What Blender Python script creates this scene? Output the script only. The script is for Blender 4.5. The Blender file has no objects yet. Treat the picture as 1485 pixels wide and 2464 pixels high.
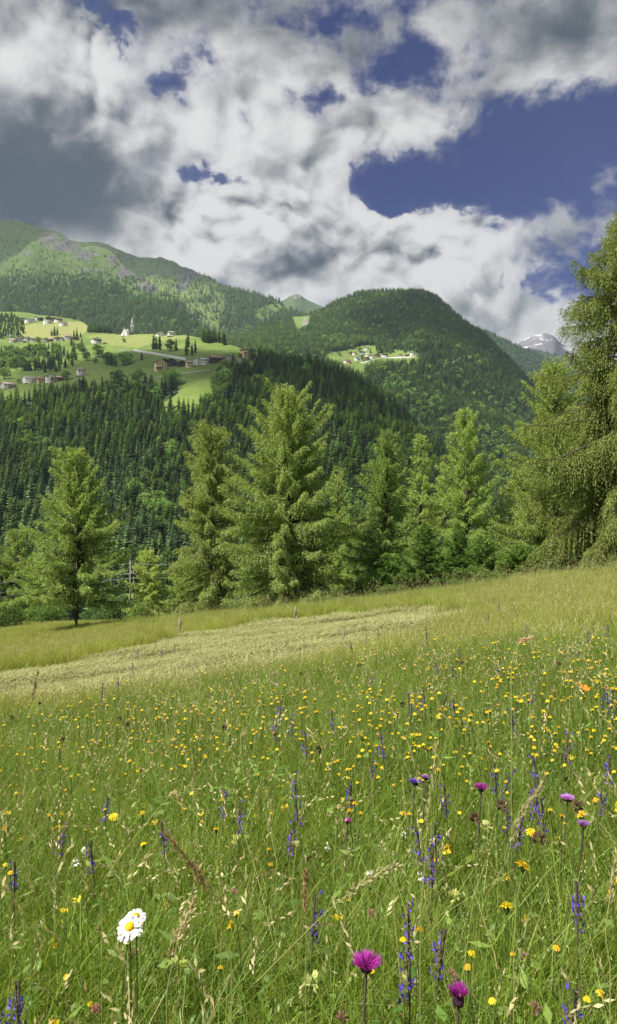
import bpy, bmesh, math
import numpy as np
from mathutils import Vector, Matrix
from mathutils.bvhtree import BVHTree

C = bpy.context
SC = C.scene
COL = SC.collection
PI = math.pi
F, CX, CY = 1643.0, 742.5, 1232.0          # focal length and centre of the view, in the units the plan was measured in
CAM = np.array([0.0, 0.0, 1.3])

# ------------------------------------------------------------------ camera
cd = bpy.data.cameras.new("camera")
cam = bpy.data.objects.new("camera", cd)
COL.objects.link(cam)
cam.location = CAM
cam.rotation_euler = (PI / 2, 0, 0)
cd.sensor_fit = 'VERTICAL'
cd.sensor_height = 36.0
cd.lens = 24.0
cd.clip_start = 0.05
cd.clip_end = 60000
SC.camera = cam

# ------------------------------------------------------------------ sun, exposure
SUN_EL = math.radians(56)
SUN_AZ = math.atan2(-0.82, -0.57)           # clockwise from +Y
TO_SUN = Vector((math.sin(SUN_AZ) * math.cos(SUN_EL), math.cos(SUN_AZ) * math.cos(SUN_EL), math.sin(SUN_EL)))
sd = bpy.data.lights.new("sun", 'SUN')
sd.energy = 4.2
sd.angle = math.radians(0.5)
sd.color = (1.0, 0.94, 0.84)
sun = bpy.data.objects.new("sun", sd)
COL.objects.link(sun)
sun.rotation_euler = (-TO_SUN).to_track_quat('-Z', 'Y').to_euler()
sun.location = (-30, -20, 60)
SC.view_settings.view_transform = 'Standard'
SC.view_settings.look = 'None'
SC.view_settings.gamma = 1.0
SC.view_settings.use_curve_mapping = False
SC.view_settings.exposure = 1.18
SC.render.engine = 'CYCLES'
SC.cycles.use_denoising = True
SC.cycles.denoiser = 'OPENIMAGEDENOISE'
SC.cycles.max_bounces = 6
SC.cycles.diffuse_bounces = 3
SC.cycles.transmission_bounces = 4
SC.cycles.volume_bounces = 0
SC.cycles.use_adaptive_sampling = True
SC.cycles.adaptive_threshold = 0.012
SC.render.use_persistent_data = False


# ------------------------------------------------------------------ node expression helper
class E:
    """a node socket or a number, with arithmetic"""
    def __init__(self, nt, s):
        self.nt, self.s = nt, s

    def _m(self, op, *a, clamp=False):
        n = self.nt.nodes.new('ShaderNodeMath')
        n.operation = op
        n.use_clamp = clamp
        for i, v in enumerate((self,) + a):
            v = v.s if isinstance(v, E) else v
            if isinstance(v, (int, float)):
                n.inputs[i].default_value = v
            else:
                self.nt.links.new(v, n.inputs[i])
        return E(self.nt, n.outputs[0])

    def __add__(self, o): return self._m('ADD', o)
    __radd__ = __add__
    def __mul__(self, o): return self._m('MULTIPLY', o)
    __rmul__ = __mul__
    def __sub__(self, o): return self._m('SUBTRACT', o)
    def __rsub__(self, o): return E(self.nt, o)._m('SUBTRACT', self)
    def __truediv__(self, o): return self._m('DIVIDE', o)
    def sat(self): return self._m('ADD', 0.0, clamp=True)
    def mx(self, o): return self._m('MAXIMUM', o)
    def mn(self, o): return self._m('MINIMUM', o)
    def fn(self, op, *a): return self._m(op, *a)

    def smooth(self, a, b):
        n = self.nt.nodes.new('ShaderNodeMapRange')
        n.interpolation_type = 'SMOOTHSTEP'
        self.nt.links.new(self.s, n.inputs[0])
        n.inputs[1].default_value, n.inputs[2].default_value = a, b
        return E(self.nt, n.outputs[0])


def mixc(nt, f, a, b, mode='MIX'):
    n = nt.nodes.new('ShaderNodeMix')
    n.data_type = 'RGBA'
    n.blend_type = mode
    for sock, v in ((n.inputs[0], f), (n.inputs[6], a), (n.inputs[7], b)):
        v = v.s if isinstance(v, E) else v
        if isinstance(v, (int, float)):
            sock.default_value = v
        elif isinstance(v, tuple):
            sock.default_value = v + (1,) if len(v) == 3 else v
        else:
            nt.links.new(v, sock)
    return E(nt, n.outputs[2])


def noise(nt, vec, scale, detail=4, rough=0.55, dist=0.0, lac=2.0, out=0):
    n = nt.nodes.new('ShaderNodeTexNoise')
    n.inputs['Scale'].default_value = scale
    n.inputs['Detail'].default_value = detail
    n.inputs['Roughness'].default_value = rough
    n.inputs['Lacunarity'].default_value = lac
    n.inputs['Distortion'].default_value = dist
    if vec is not None:
        nt.links.new(vec, n.inputs['Vector'])
    return E(nt, n.outputs[out])


def vmath(nt, op, a, b=None, sc=None):
    n = nt.nodes.new('ShaderNodeVectorMath')
    n.operation = op
    for i, v in enumerate((a, b)):
        if v is None:
            continue
        if isinstance(v, tuple):
            n.inputs[i].default_value = v
        else:
            nt.links.new(v, n.inputs[i])
    if sc is not None:
        if isinstance(sc, E):
            nt.links.new(sc.s, n.inputs['Scale'])
        else:
            n.inputs['Scale'].default_value = sc
    return n.outputs[0]


# ------------------------------------------------------------------ world: blue sky with cumulus in directions of the sky
def build_world():
    w = bpy.data.worlds.new("World")
    SC.world = w
    w.use_nodes = True
    nt = w.node_tree
    nt.nodes.clear()
    out = nt.nodes.new('ShaderNodeOutputWorld')
    bg = nt.nodes.new('ShaderNodeBackground')
    nt.links.new(bg.outputs[0], out.inputs[0])
    sky = nt.nodes.new('ShaderNodeTexSky')
    sky.sky_type = 'NISHITA'
    sky.sun_disc = False
    sky.sun_elevation = SUN_EL
    sky.sun_rotation = SUN_AZ
    sky.altitude = 1500
    sky.air_density = 1.0
    sky.dust_density = 0.3
    sky.ozone_density = 2.0
    STR = 0.085
    tc = nt.nodes.new('ShaderNodeTexCoord')
    d = tc.outputs['Generated']
    sx = nt.nodes.new('ShaderNodeSeparateXYZ')
    nt.links.new(d, sx.inputs[0])
    X, Y, Z = (E(nt, sx.outputs[i]) for i in range(3))
    az = X.fn('ARCTAN2', Y)
    el = Z.fn('ARCSINE')

    def ang(px, py):
        dx, dz = (px - CX) / F, (CY - py) / F
        return math.atan(dx), math.atan(dz / math.hypot(1, dx))

    cxyz = nt.nodes.new('ShaderNodeCombineXYZ')
    nt.links.new(az.s, cxyz.inputs[0])
    nt.links.new(el.s, cxyz.inputs[1])

    def blobs(lst):
        tot = None
        for (px, py, rx, ry, amp) in lst:
            a0, e0 = ang(px, py)
            q = vmath(nt, 'MULTIPLY_ADD', cxyz.outputs[0], (F / rx, F / ry, 0))
            q.node.inputs[2].default_value = (-a0 * F / rx, -e0 * F / ry, 0)
            dn = nt.nodes.new('ShaderNodeVectorMath')
            dn.operation = 'DOT_PRODUCT'
            nt.links.new(q, dn.inputs[0])
            nt.links.new(q, dn.inputs[1])
            g = E(nt, 0.3678794)._m('POWER', E(nt, dn.outputs['Value']))
            tot = g * amp if tot is None else g._m('MULTIPLY_ADD', amp, tot)
        return tot
    # where the sky is covered (+) and where it is open (-)
    M = blobs([
        (1120, 435, 290, 56, -1.25), (1370, 350, 230, 100, -1.1), (1490, 290, 140, 90, -.6), (900, 460, 110, 55, -.75),
        (505, 425, 110, 32, -1.25), (400, 190, 95, 34, -.5), (240, 25, 70, 36, -.45), (770, 235, 90, 40, -.75),
        (850, 40, 100, 26, -.75), (1005, 115, 55, 40, -.75), (920, 90, 60, 40, .3), (1255, 690, 130, 32, -.42), (1440, 640, 75, 60, -.45),
        (1330, 30, 120, 30, -.2), (300, 110, 60, 60, -.35), (620, 345, 90, 30, -.25), (1200, 520, 120, 30, -.4),
        (1150, 600, 80, 18, -.22), (560, 70, 150, 40, -.12),
        (150, 130, 170, 120, .55), (120, 350, 240, 190, .9), (620, 560, 230, 130, .9), (940, 55, 150, 60, .55), (420, 140, 70, 40, .3), (620, 640, 500, 110, .5),
        (1000, 580, 160, 90, .55), (1130, 700, 120, 70, .75), (620, 250, 210, 100, .25), (960, 315, 190, 55, .6),
        (1330, 560, 220, 70, .45), (1260, 150, 280, 80, .6), (1400, 60, 150, 60, .12), (1440, 440, 70, 40, .5), (420, 560, 220, 110, .5),
        (650, 110, 200, 70, .05), (880, 190, 80, 60, .2),
        (1300, 740, 300, 70, .45), (1350, 800, 200, 50, .5), (100, 520, 300, 60, .6), (330, 330, 110, 130, .40),
    ]) + 0.20
    warpc = noise(nt, vmath(nt, 'MULTIPLY', d, (1, 1, 1.3)), 6.0, 2, 0.5, out=1)
    wv = vmath(nt, 'SCALE', vmath(nt, 'SUBTRACT', warpc.s, (.5, .5, .5)), None, 0.06)
    base = vmath(nt, 'MULTIPLY', vmath(nt, 'ADD', d, wv), (1, 1, 1.2))
    fa = noise(nt, base, 7.0, 10, 0.58) - 0.5
    fray = noise(nt, base, 24.0, 4, 0.6, out=1)
    fray0 = E(nt, fray.s.node.outputs[0])
    puffv = vmath(nt, 'ADD', base, vmath(nt, 'SCALE', vmath(nt, 'SUBTRACT', fray.s, (.5, .5, .5)), None, 0.030))

    def relief(off):
        p = puffv if off is None else vmath(nt, 'ADD', puffv, off)
        q = base if off is None else vmath(nt, 'ADD', base, tuple(2.2 * c for c in off))
        vo = nt.nodes.new('ShaderNodeTexVoronoi')
        vo.inputs['Scale'].default_value = 12
        vo.inputs['Detail'].default_value = 1.6
        vo.inputs['Roughness'].default_value = .5
        vo.inputs['Lacunarity'].default_value = 2.3
        vo.normalize = True
        nt.links.new(p, vo.inputs['Vector'])
        dd = E(nt, vo.outputs['Distance'])
        return noise(nt, q, 8.0, 6, 0.54) - 0.5, 0.28 - dd * dd * 1.6
    ga, ba = relief(None)
    gb, bb = relief((-0.010, 0, 0.016))
    crisp = blobs([(150, 130, 230, 150, .9), (610, 540, 300, 170, 1.), (1000, 560, 170, 110, .8), (1130, 700, 150, 90, 1.), (900, 310, 200, 80, .2)]).mn(1.0)
    D = M + fa * (8.5 - crisp * 4.0) + (fray0 - 0.5) * (2.2 - crisp * 1.0) + ba * (crisp * 1.6 + 0.5)
    al_soft = D.smooth(-0.45, 0.95)
    al_crisp = D.smooth(-0.02, 0.30)
    alpha = (al_soft * (1.0 - crisp) + al_crisp * crisp).sat()
    emb = (ga - gb) * 1.7 + (ba - bb) * (crisp * 3.6 + 0.6)
    thick = D.smooth(0.4, 2.4)
    low = blobs([(130, 360, 230, 140, .86), (20, 470, 230, 70, .5), (740, 650, 200, 50, .40), (1100, 750, 130, 30, .40), (940, 600, 60, 40, .40), (760, 560, 80, 60, .2), (450, 640, 120, 30, .2),
                 (1420, 190, 330, 160, .12), (1450, 560, 220, 90, .25), (330, 30, 500, 60, .12), (742, -90, 1100, 170, .55), (1485, 60, 160, 300, .15), (0, 40, 90, 60, .5), (40, 160, 60, 50, -.35)])
    hi = blobs([(180, 120, 150, 100, .16), (600, 480, 200, 80, .20), (1000, 530, 140, 45, .20), (1120, 680, 110, 45, .20), (300, 640, 200, 70, .06)])
    low = low * (1.0 + fa * 2.5)
    L = 0.66 + (emb + fa * 0.30 + ba * 0.12) * (1.0 - (low * 0.75).mn(0.8)) - thick * 0.16 - low * 0.62 + hi * 1.25
    L = (L.mx(0.0) + ga * 0.22 + ba * 0.05 + 0.03).mx(0.0).mn(0.99)
    ccol = mixc(nt, L.smooth(0.0, 0.95), tuple(c / STR for c in (0.021, 0.029, 0.035)), tuple(c / STR for c in (0.35, 0.345, 0.335)))
    # deep, polarised blue behind
    blue = mixc(nt, 1.0, sky.outputs[0], (0.045, 0.09, 0.29), 'MULTIPLY')
    col = mixc(nt, alpha, blue, ccol)
    nt.links.new(col.s, bg.inputs['Color'])
    bg.inputs['Strength'].default_value = STR
    w.cycles.sampling_method = 'MANUAL'
    w.cycles.sample_map_resolution = 512


build_world()

# ------------------------------------------------------------------ mesh helpers
def vhash(ix, iy, seed):
    h = (ix.astype(np.int64) * 374761393 + iy.astype(np.int64) * 668265263 + seed * 974711) & 0x7fffffff
    h = ((h ^ (h >> 13)) * 1274126177) & 0x7fffffff
    h = (h ^ (h >> 16)) & 0xffff
    return h / 65535.0


def vnoise(x, y, seed=0):
    x, y = np.asarray(x, float), np.asarray(y, float)
    ix, iy = np.floor(x).astype(np.int64), np.floor(y).astype(np.int64)
    fx, fy = x - ix, y - iy
    fx, fy = fx * fx * (3 - 2 * fx), fy * fy * (3 - 2 * fy)
    a, b = vhash(ix, iy, seed), vhash(ix + 1, iy, seed)
    c, d = vhash(ix, iy + 1, seed), vhash(ix + 1, iy + 1, seed)
    return (a + (b - a) * fx) * (1 - fy) + (c + (d - c) * fx) * fy


def fbm(x, y, seed=0, octv=4):
    t, a, n = 0, 1.0, 0
    for k in range(octv):
        t = t + a * (vnoise(x * 2 ** k, y * 2 ** k, seed + k * 17) - 0.5)
        n += a
        a *= 0.5
    return t / n * 2


def mesh(name, V, polys, mats, midx=None, attrs=None, smooth=False):
    """polys: list of (n,k) index arrays"""
    me = bpy.data.meshes.new(name)
    V = np.asarray(V, np.float32).reshape(-1, 3)
    polys = [np.asarray(p, np.int32) for p in polys if len(p)]
    me.vertices.add(len(V))
    me.vertices.foreach_set('co', V.ravel())
    loops = np.concatenate([p.ravel() for p in polys])
    sizes = np.concatenate([np.full(len(p), p.shape[1], np.int32) for p in polys])
    starts = np.concatenate([[0], np.cumsum(sizes)[:-1]]).astype(np.int32)
    me.loops.add(len(loops))
    me.loops.foreach_set('vertex_index', loops)
    me.polygons.add(len(sizes))
    me.polygons.foreach_set('loop_start', starts)
    me.polygons.foreach_set('loop_total', sizes)
    for m in mats:
        me.materials.append(m)
    if midx is not None:
        mi = np.concatenate([np.full(len(p), i, np.int32) for p, i in zip(polys, midx)])
        me.polygons.foreach_set('material_index', mi)
    if smooth:
        me.polygons.foreach_set('use_smooth', np.ones(len(sizes), bool))
    for k, a in (attrs or {}).items():
        at = me.attributes.new(k, 'FLOAT', 'POINT')
        at.data.foreach_set('value', np.asarray(a, np.float32).ravel())
    me.update(calc_edges=True)
    me.validate()
    return me


def obj(name, me, parent=None, link=True):
    o = bpy.data.objects.new(name, me)
    if link:
        COL.objects.link(o)
    if parent is not None:
        o.parent = parent
    return o


def tag(o, label=None, cat=None, group=None, kind=None):
    for k, v in (('label', label), ('category', cat), ('group', group), ('kind', kind)):
        if v:
            o[k] = v
    return o


def thing(name, label, cat, loc=(0, 0, 0), rz=0.0, group=None):
    o = bpy.data.objects.new(name, None)
    COL.objects.link(o)
    o.empty_display_size = .1
    o.location, o.rotation_euler = loc, (0, 0, rz)
    return tag(o, label, cat, group)


def copy_tree(o, parent=None):
    c = o.copy()
    COL.objects.link(c)
    if parent is not None:
        c.parent = parent
    for ch in list(o.children):
        copy_tree(ch, c)
    return c


class MB:
    """collects simple shapes into one mesh"""
    def __init__(self):
        self.v, self.p, self.n = [], {}, 0

    def add(self, V, polys):
        V = np.asarray(V, float).reshape(-1, 3)
        for p in polys:
            p = np.asarray(p, int)
            self.p.setdefault(p.shape[1], []).append(p + self.n)
        self.v.append(V)
        self.n += len(V)
        return self

    def box(self, c, s, rz=0.0):
        sx, sy, sz = (q / 2 for q in s)
        V = np.array([[x, y, z] for z in (-sz, sz) for (x, y) in ((-sx, -sy), (sx, -sy), (sx, sy), (-sx, sy))])
        if rz:
            R = np.array([[math.cos(rz), -math.sin(rz), 0], [math.sin(rz), math.cos(rz), 0], [0, 0, 1]])
            V = V @ R.T
        return self.add(V + np.array(c), [[[3, 2, 1, 0], [4, 5, 6, 7], [0, 1, 5, 4], [1, 2, 6, 5], [2, 3, 7, 6], [3, 0, 4, 7]]])

    def tube(self, P, R, sides=6, cap=True):
        V, Q = tube(np.asarray(P, float), np.asarray(R, float), sides)
        k = len(P)
        polys = [Q]
        if cap:
            polys.append([list(range((k - 1) * sides, k * sides))])
            polys.append([list(range(sides))[::-1]])
        return self.add(V, polys)

    def build(self, name, mats, smooth=False, attrs=None):
        return mesh(name, np.concatenate(self.v), [np.concatenate(q) for q in self.p.values()], mats if isinstance(mats, list) else [mats], smooth=smooth, attrs=attrs)


def unit(a):
    return a / np.maximum(np.linalg.norm(a, axis=-1, keepdims=True), 1e-9)


def tube(P, R, sides=6):
    k = len(P)
    T = unit(np.gradient(P, axis=0))
    ref = np.where(np.abs(T[:, 2:3]) > 0.9, np.array([[1.0, 0, 0]]), np.array([[0, 0, 1.0]]))
    A = unit(np.cross(T, ref))
    B = np.cross(T, A)
    an = np.linspace(0, 2 * PI, sides, endpoint=False)
    V = P[:, None] + R[:, None, None] * (A[:, None] * np.cos(an)[None, :, None] + B[:, None] * np.sin(an)[None, :, None])
    i = np.arange(k - 1)[:, None] * sides
    j = np.arange(sides)[None]
    j2 = (j + 1) % sides
    Q = np.stack([i + j, i + j2, i + sides + j2, i + sides + j], -1).reshape(-1, 4)
    return V.reshape(-1, 3), Q


# ------------------------------------------------------------------ materials
MATS = {}


def new_mat(name):
    m = bpy.data.materials.new(name)
    m.use_nodes = True
    nt = m.node_tree
    return m, nt, nt.nodes['Principled BSDF'], nt.nodes['Material Output']


def plain(name, col, rough=0.8, var=0.15, scale=3.0, spec=0.3, bump=0.0):
    if name in MATS:
        return MATS[name]
    m, nt, b, out = new_mat(name)
    tc = nt.nodes.new('ShaderNodeTexCoord')
    n = noise(nt, tc.outputs['Object'], scale, 5, .6)
    f = (n - 0.5) * (2 * var) + 1.0
    c = vmath(nt, 'SCALE', tuple(col), None, f)
    nt.links.new(c, b.inputs['Base Color'])
    b.inputs['Roughness'].default_value = rough
    b.inputs['Specular IOR Level'].default_value = spec
    if bump:
        bn = nt.nodes.new('ShaderNodeBump')
        bn.inputs['Strength'].default_value = bump
        nt.links.new(noise(nt, tc.outputs['Object'], scale * 4, 5, .6).s, bn.inputs['Height'])
        nt.links.new(bn.outputs[0], b.inputs['Normal'])
    MATS[name] = m
    return m


def leafy(name, dark, light, straw=None, trans=0.3, objvar=0.35, rough=0.6, attr=True, spec=0.25, tint=None, val=.4):
    """foliage: colour varies per leaf (attribute v) and per plant; light passes through"""
    if name in MATS:
        return MATS[name]
    m, nt, b, out = new_mat(name)
    oi = nt.nodes.new('ShaderNodeObjectInfo')
    r = E(nt, oi.outputs['Random'])
    if attr:
        a = nt.nodes.new('ShaderNodeAttribute')
        a.attribute_name = 'v'
        v = E(nt, a.outputs['Fac'])
    else:
        v = r
    k = (v * (1 - objvar) + r * objvar).sat()
    c = mixc(nt, k, dark, light)
    if straw:
        c = mixc(nt, v.smooth(straw[1], straw[1] + 0.04), c, straw[0])
    hv = nt.nodes.new('ShaderNodeHueSaturation')
    nt.links.new(c.s, hv.inputs['Color'])
    rr = (r * 7.31).fn('FRACT')
    nt.links.new((rr * 0.03 + 0.485).s, hv.inputs['Hue'])
    nt.links.new(((r * 3.77).fn('FRACT') * val + (1 - val / 2)).s, hv.inputs['Value'])
    nt.nodes.remove(b)
    pb = nt.nodes.new('ShaderNodeBsdfPrincipled')
    pb.inputs['Roughness'].default_value = rough
    pb.inputs['Specular IOR Level'].default_value = spec
    nt.links.new(hv.outputs[0], pb.inputs['Base Color'])
    tr = nt.nodes.new('ShaderNodeBsdfTranslucent')
    ty = mixc(nt, 1.0, hv.outputs[0], (1.25, 1.2, .55), 'MULTIPLY')
    nt.links.new(ty.s, tr.inputs['Color'])
    mx = nt.nodes.new('ShaderNodeMixShader')
    mx.inputs[0].default_value = trans
    nt.links.new(pb.outputs[0], mx.inputs[1])
    nt.links.new(tr.outputs[0], mx.inputs[2])
    nt.links.new(mx.outputs[0], out.inputs['Surface'])
    MATS[name] = m
    return m


M_BARK = plain('larch_bark', (.065, .052, .042), .9, .5, 9, .1, .6)
M_LARCH = leafy('larch_needles', (.18, .26, .075), (.40, .50, .165), ((.22, .17, .09), .92), .42, .05, val=.1)
M_WEEP = leafy('weeping_larch_needles', (.10, .145, .035), (.28, .34, .09), ((.13, .09, .05), .90), .35, .25)
M_LARCH2 = leafy('larch_needles_light', (.195, .28, .07), (.425, .53, .15), ((.2, .17, .07), .97), .42, .25)
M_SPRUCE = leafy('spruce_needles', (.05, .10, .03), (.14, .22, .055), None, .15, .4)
M_YSPRUCE = leafy('young_spruce_needles', (.05, .11, .028), (.23, .36, .068), None, .3, .25)
M_DECID = leafy('leaves', (.07, .14, .026), (.17, .27, .055), None, .25, .35)
M_BUSH = leafy('bush_leaves', (.06, .115, .035), (.17, .26, .075), None, .25, .25)
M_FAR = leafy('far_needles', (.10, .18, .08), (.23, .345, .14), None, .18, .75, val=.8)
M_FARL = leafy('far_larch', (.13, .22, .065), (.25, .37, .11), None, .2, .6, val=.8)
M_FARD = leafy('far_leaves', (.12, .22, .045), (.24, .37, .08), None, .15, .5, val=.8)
M_DEAD = leafy('dead_needles', (.16, .12, .09), (.22, .16, .12), None, .1, .5)

# ------------------------------------------------------------------ near ground
def smax(a, k):
    """softplus"""
    q = np.clip(a / k, -40, 40)
    return np.where(a / k > 40, a, k * np.log1p(np.exp(q)))


def edge_y(X):
    return np.where(X < 0, 42 - 1.15 * X, 40 - 0.35 * X).clip(24, 110)


def ground_z(X, Y):
    X, Y = np.asarray(X, float), np.asarray(Y, float)
    z = 0.135 * X - 0.111 * Y
    lw = 1 / (1 + np.exp(np.clip((X + 9) / 5, -30, 30)))
    yy = (Y - 20).clip(0, 60)
    z = z + 0.0005 * yy ** 2 * lw
    z = z + 0.10 * fbm(X / 7, Y / 7, 3, 3) * ((np.hypot(X, Y) - 1.5) / 10).clip(0, 1) + 0.03 * fbm(X / 1.3, Y / 1.3, 8, 2)
    z = z - 0.47 * smax(Y - edge_y(X) - 2, 2.5)
    z = np.where(Y > 0, z, z)
    return -140 + smax(z + 140, 12)


def px_of(P):
    P = np.asarray(P, float)
    y = np.maximum(P[..., 1], .05)
    return CX + F * P[..., 0] / y, CY - F * (P[..., 2] - CAM[2]) / y


def ray_dir(px, py):
    return Vector(((px - CX) / F, 1.0, (CY - py) / F)).normalized()


def inside(poly, x, y):
    poly = np.asarray(poly, float)
    c = np.zeros(np.shape(x), bool)
    n = len(poly)
    for i in range(n):
        x0, y0 = poly[i]
        x1, y1 = poly[(i + 1) % n]
        hit = ((y0 > y) != (y1 > y)) & (x < (x1 - x0) * (y - y0) / ((y1 - y0) if y1 != y0 else 1e-9) + x0)
        c ^= hit
    return c


HAY_LOW = ([-500, -200, 0, 250, 480, 700, 850, 1000, 1170], [1760, 1705, 1668, 1645, 1608, 1570, 1536, 1502, 1452])     # front edge, over the tops of the standing grass
HAY_UP = ([-500, -200, 0, 180, 330, 430, 560, 700, 900, 1080, 1170], [1690, 1652, 1622, 1590, 1558, 1530, 1511, 1494, 1479, 1461, 1458])


def hay_mask(X, Y):
    Z = ground_z(X, Y)
    x, y = px_of(np.stack([X, Y, Z], -1))
    x2, y2 = px_of(np.stack([X, Y, Z + .38], -1))
    w = 40 * fbm(X / 2.5, Y / 2.5, 51, 4)
    q = 9 * fbm(X / 1.6, Y / 1.6, 52, 4)
    return (y + q > np.interp(x + w, *HAY_UP)) & (y2 + q < np.interp(x2 + w, *HAY_LOW)) & (x < 1135 + 90 * fbm(X / .9, Y / .9, 57, 3)) & (Y > 6) & (Y < 60)


def build_ground():
    r = np.concatenate([[0.0], np.geomspace(0.35, 80, 150), np.geomspace(84, 30000, 70)])
    th = np.radians(np.concatenate([np.linspace(-40, 40, 321)[:-1], np.linspace(40, 320, 141)[:-1]]))
    R, T = np.meshgrid(r[1:], th, indexing='ij')
    X, Y = R * np.sin(T), R * np.cos(T)
    Z = ground_z(X, Y)
    nr, nth = R.shape
    V = np.concatenate([[[0, 0, float(ground_z(0, 0))]], np.stack([X, Y, Z], -1).reshape(-1, 3)])
    i = np.arange(nr - 1)[:, None] * nth
    j = np.arange(nth)[None]
    j2 = (j + 1) % nth
    Q = 1 + np.stack([i + j, i + nth + j, i + nth + j2, i + j2], -1).reshape(-1, 4)
    Tt = np.stack([np.zeros(nth, int), 1 + np.arange(nth), 1 + (np.arange(nth) + 1) % nth], -1)
    hay = np.concatenate([[0], hay_mask(X, Y).ravel().astype(float)])
    m, nt, b, out = new_mat('meadow_soil')
    tc = nt.nodes.new('ShaderNodeTexCoord')
    p = tc.outputs['Object']
    n1 = noise(nt, p, 1.1, 6, .65)
    n2 = noise(nt, p, 14, 4, .6)
    gcol = mixc(nt, (n1 * .6 + n2 * .5).smooth(.35, .8), (.06, .09, .018), (.16, .21, .045))
    hcol = mixc(nt, n2, (.17, .19, .075), (.30, .30, .14))
    at = nt.nodes.new('ShaderNodeAttribute')
    at.attribute_name = 'hay'
    nt.links.new(mixc(nt, E(nt, at.outputs['Fac']), gcol, hcol).s, b.inputs['Base Color'])
    b.inputs['Roughness'].default_value = .95
    b.inputs['Specular IOR Level'].default_value = .1
    me = mesh('ground', V, [Q, Tt], [m], attrs={'hay': hay}, smooth=True)
    return tag(obj('ground', me), kind='structure')


build_ground()


# ------------------------------------------------------------------ mountains: each a sheet of rows running from its foot to its crest
def terrain_mat(name, grass_a, grass_b, rock, scale):
    m, nt, b, out = new_mat(name)
    tc = nt.nodes.new('ShaderNodeTexCoord')
    p = tc.outputs['Object']
    n1 = noise(nt, p, 1 / (90 * scale), 6, .6)
    n2 = noise(nt, p, 1 / (12 * scale), 6, .65)
    n3 = noise(nt, vmath(nt, 'MULTIPLY', p, (1, 1, 2.5)), 1 / (22 * scale), 8, .7)
    g = mixc(nt, (n1 * .75 + n2 * .4).smooth(.35, .78), grass_a, grass_b)
    at = nt.nodes.new('ShaderNodeAttribute')
    at.attribute_name = 'rock'
    rk = E(nt, at.outputs['Fac'])
    rc = mixc(nt, n3.smooth(.35, .65), tuple(c * .45 for c in rock), rock)
    f = (rk + (n3 - 0.5) * 1.6).smooth(.42, .6)
    at2 = nt.nodes.new('ShaderNodeAttribute')
    at2.attribute_name = 'soil'
    so = E(nt, at2.outputs['Fac'])
    g = mixc(nt, (so + (n2 - .5) * .9).smooth(.4, .65), g, (.035, .06, .022))
    at3 = nt.nodes.new('ShaderNodeAttribute')
    at3.attribute_name = 'mown'
    g = mixc(nt, (E(nt, at3.outputs['Fac']) + (n2 - .5) * .5).smooth(.3, .7), g, (.215, .235, .08))
    nt.links.new(mixc(nt, f, g, rc).s, b.inputs['Base Color'])
    b.inputs['Roughness'].default_value = .95
    b.inputs['Specular IOR Level'].default_value = .1
    bn = nt.nodes.new('ShaderNodeBump')
    bn.inputs['Strength'].default_value = .6
    bn.inputs['Distance'].default_value = 6 * scale
    nt.links.new((n3 * rk).s, bn.inputs['Height'])
    nt.links.new(bn.outputs[0], b.inputs['Normal'])
    return m


def gsm(A, s, axis):
    if s <= 0:
        return A
    k = int(3 * s) + 1
    w = np.exp(-0.5 * (np.arange(-k, k + 1) / s) ** 2)
    w /= w.sum()
    pad = [(0, 0)] * A.ndim
    pad[axis] = (k, k)
    B = np.pad(A, pad, mode='edge')
    return np.apply_along_axis(lambda v: np.convolve(v, w, 'valid'), axis, B)


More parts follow.
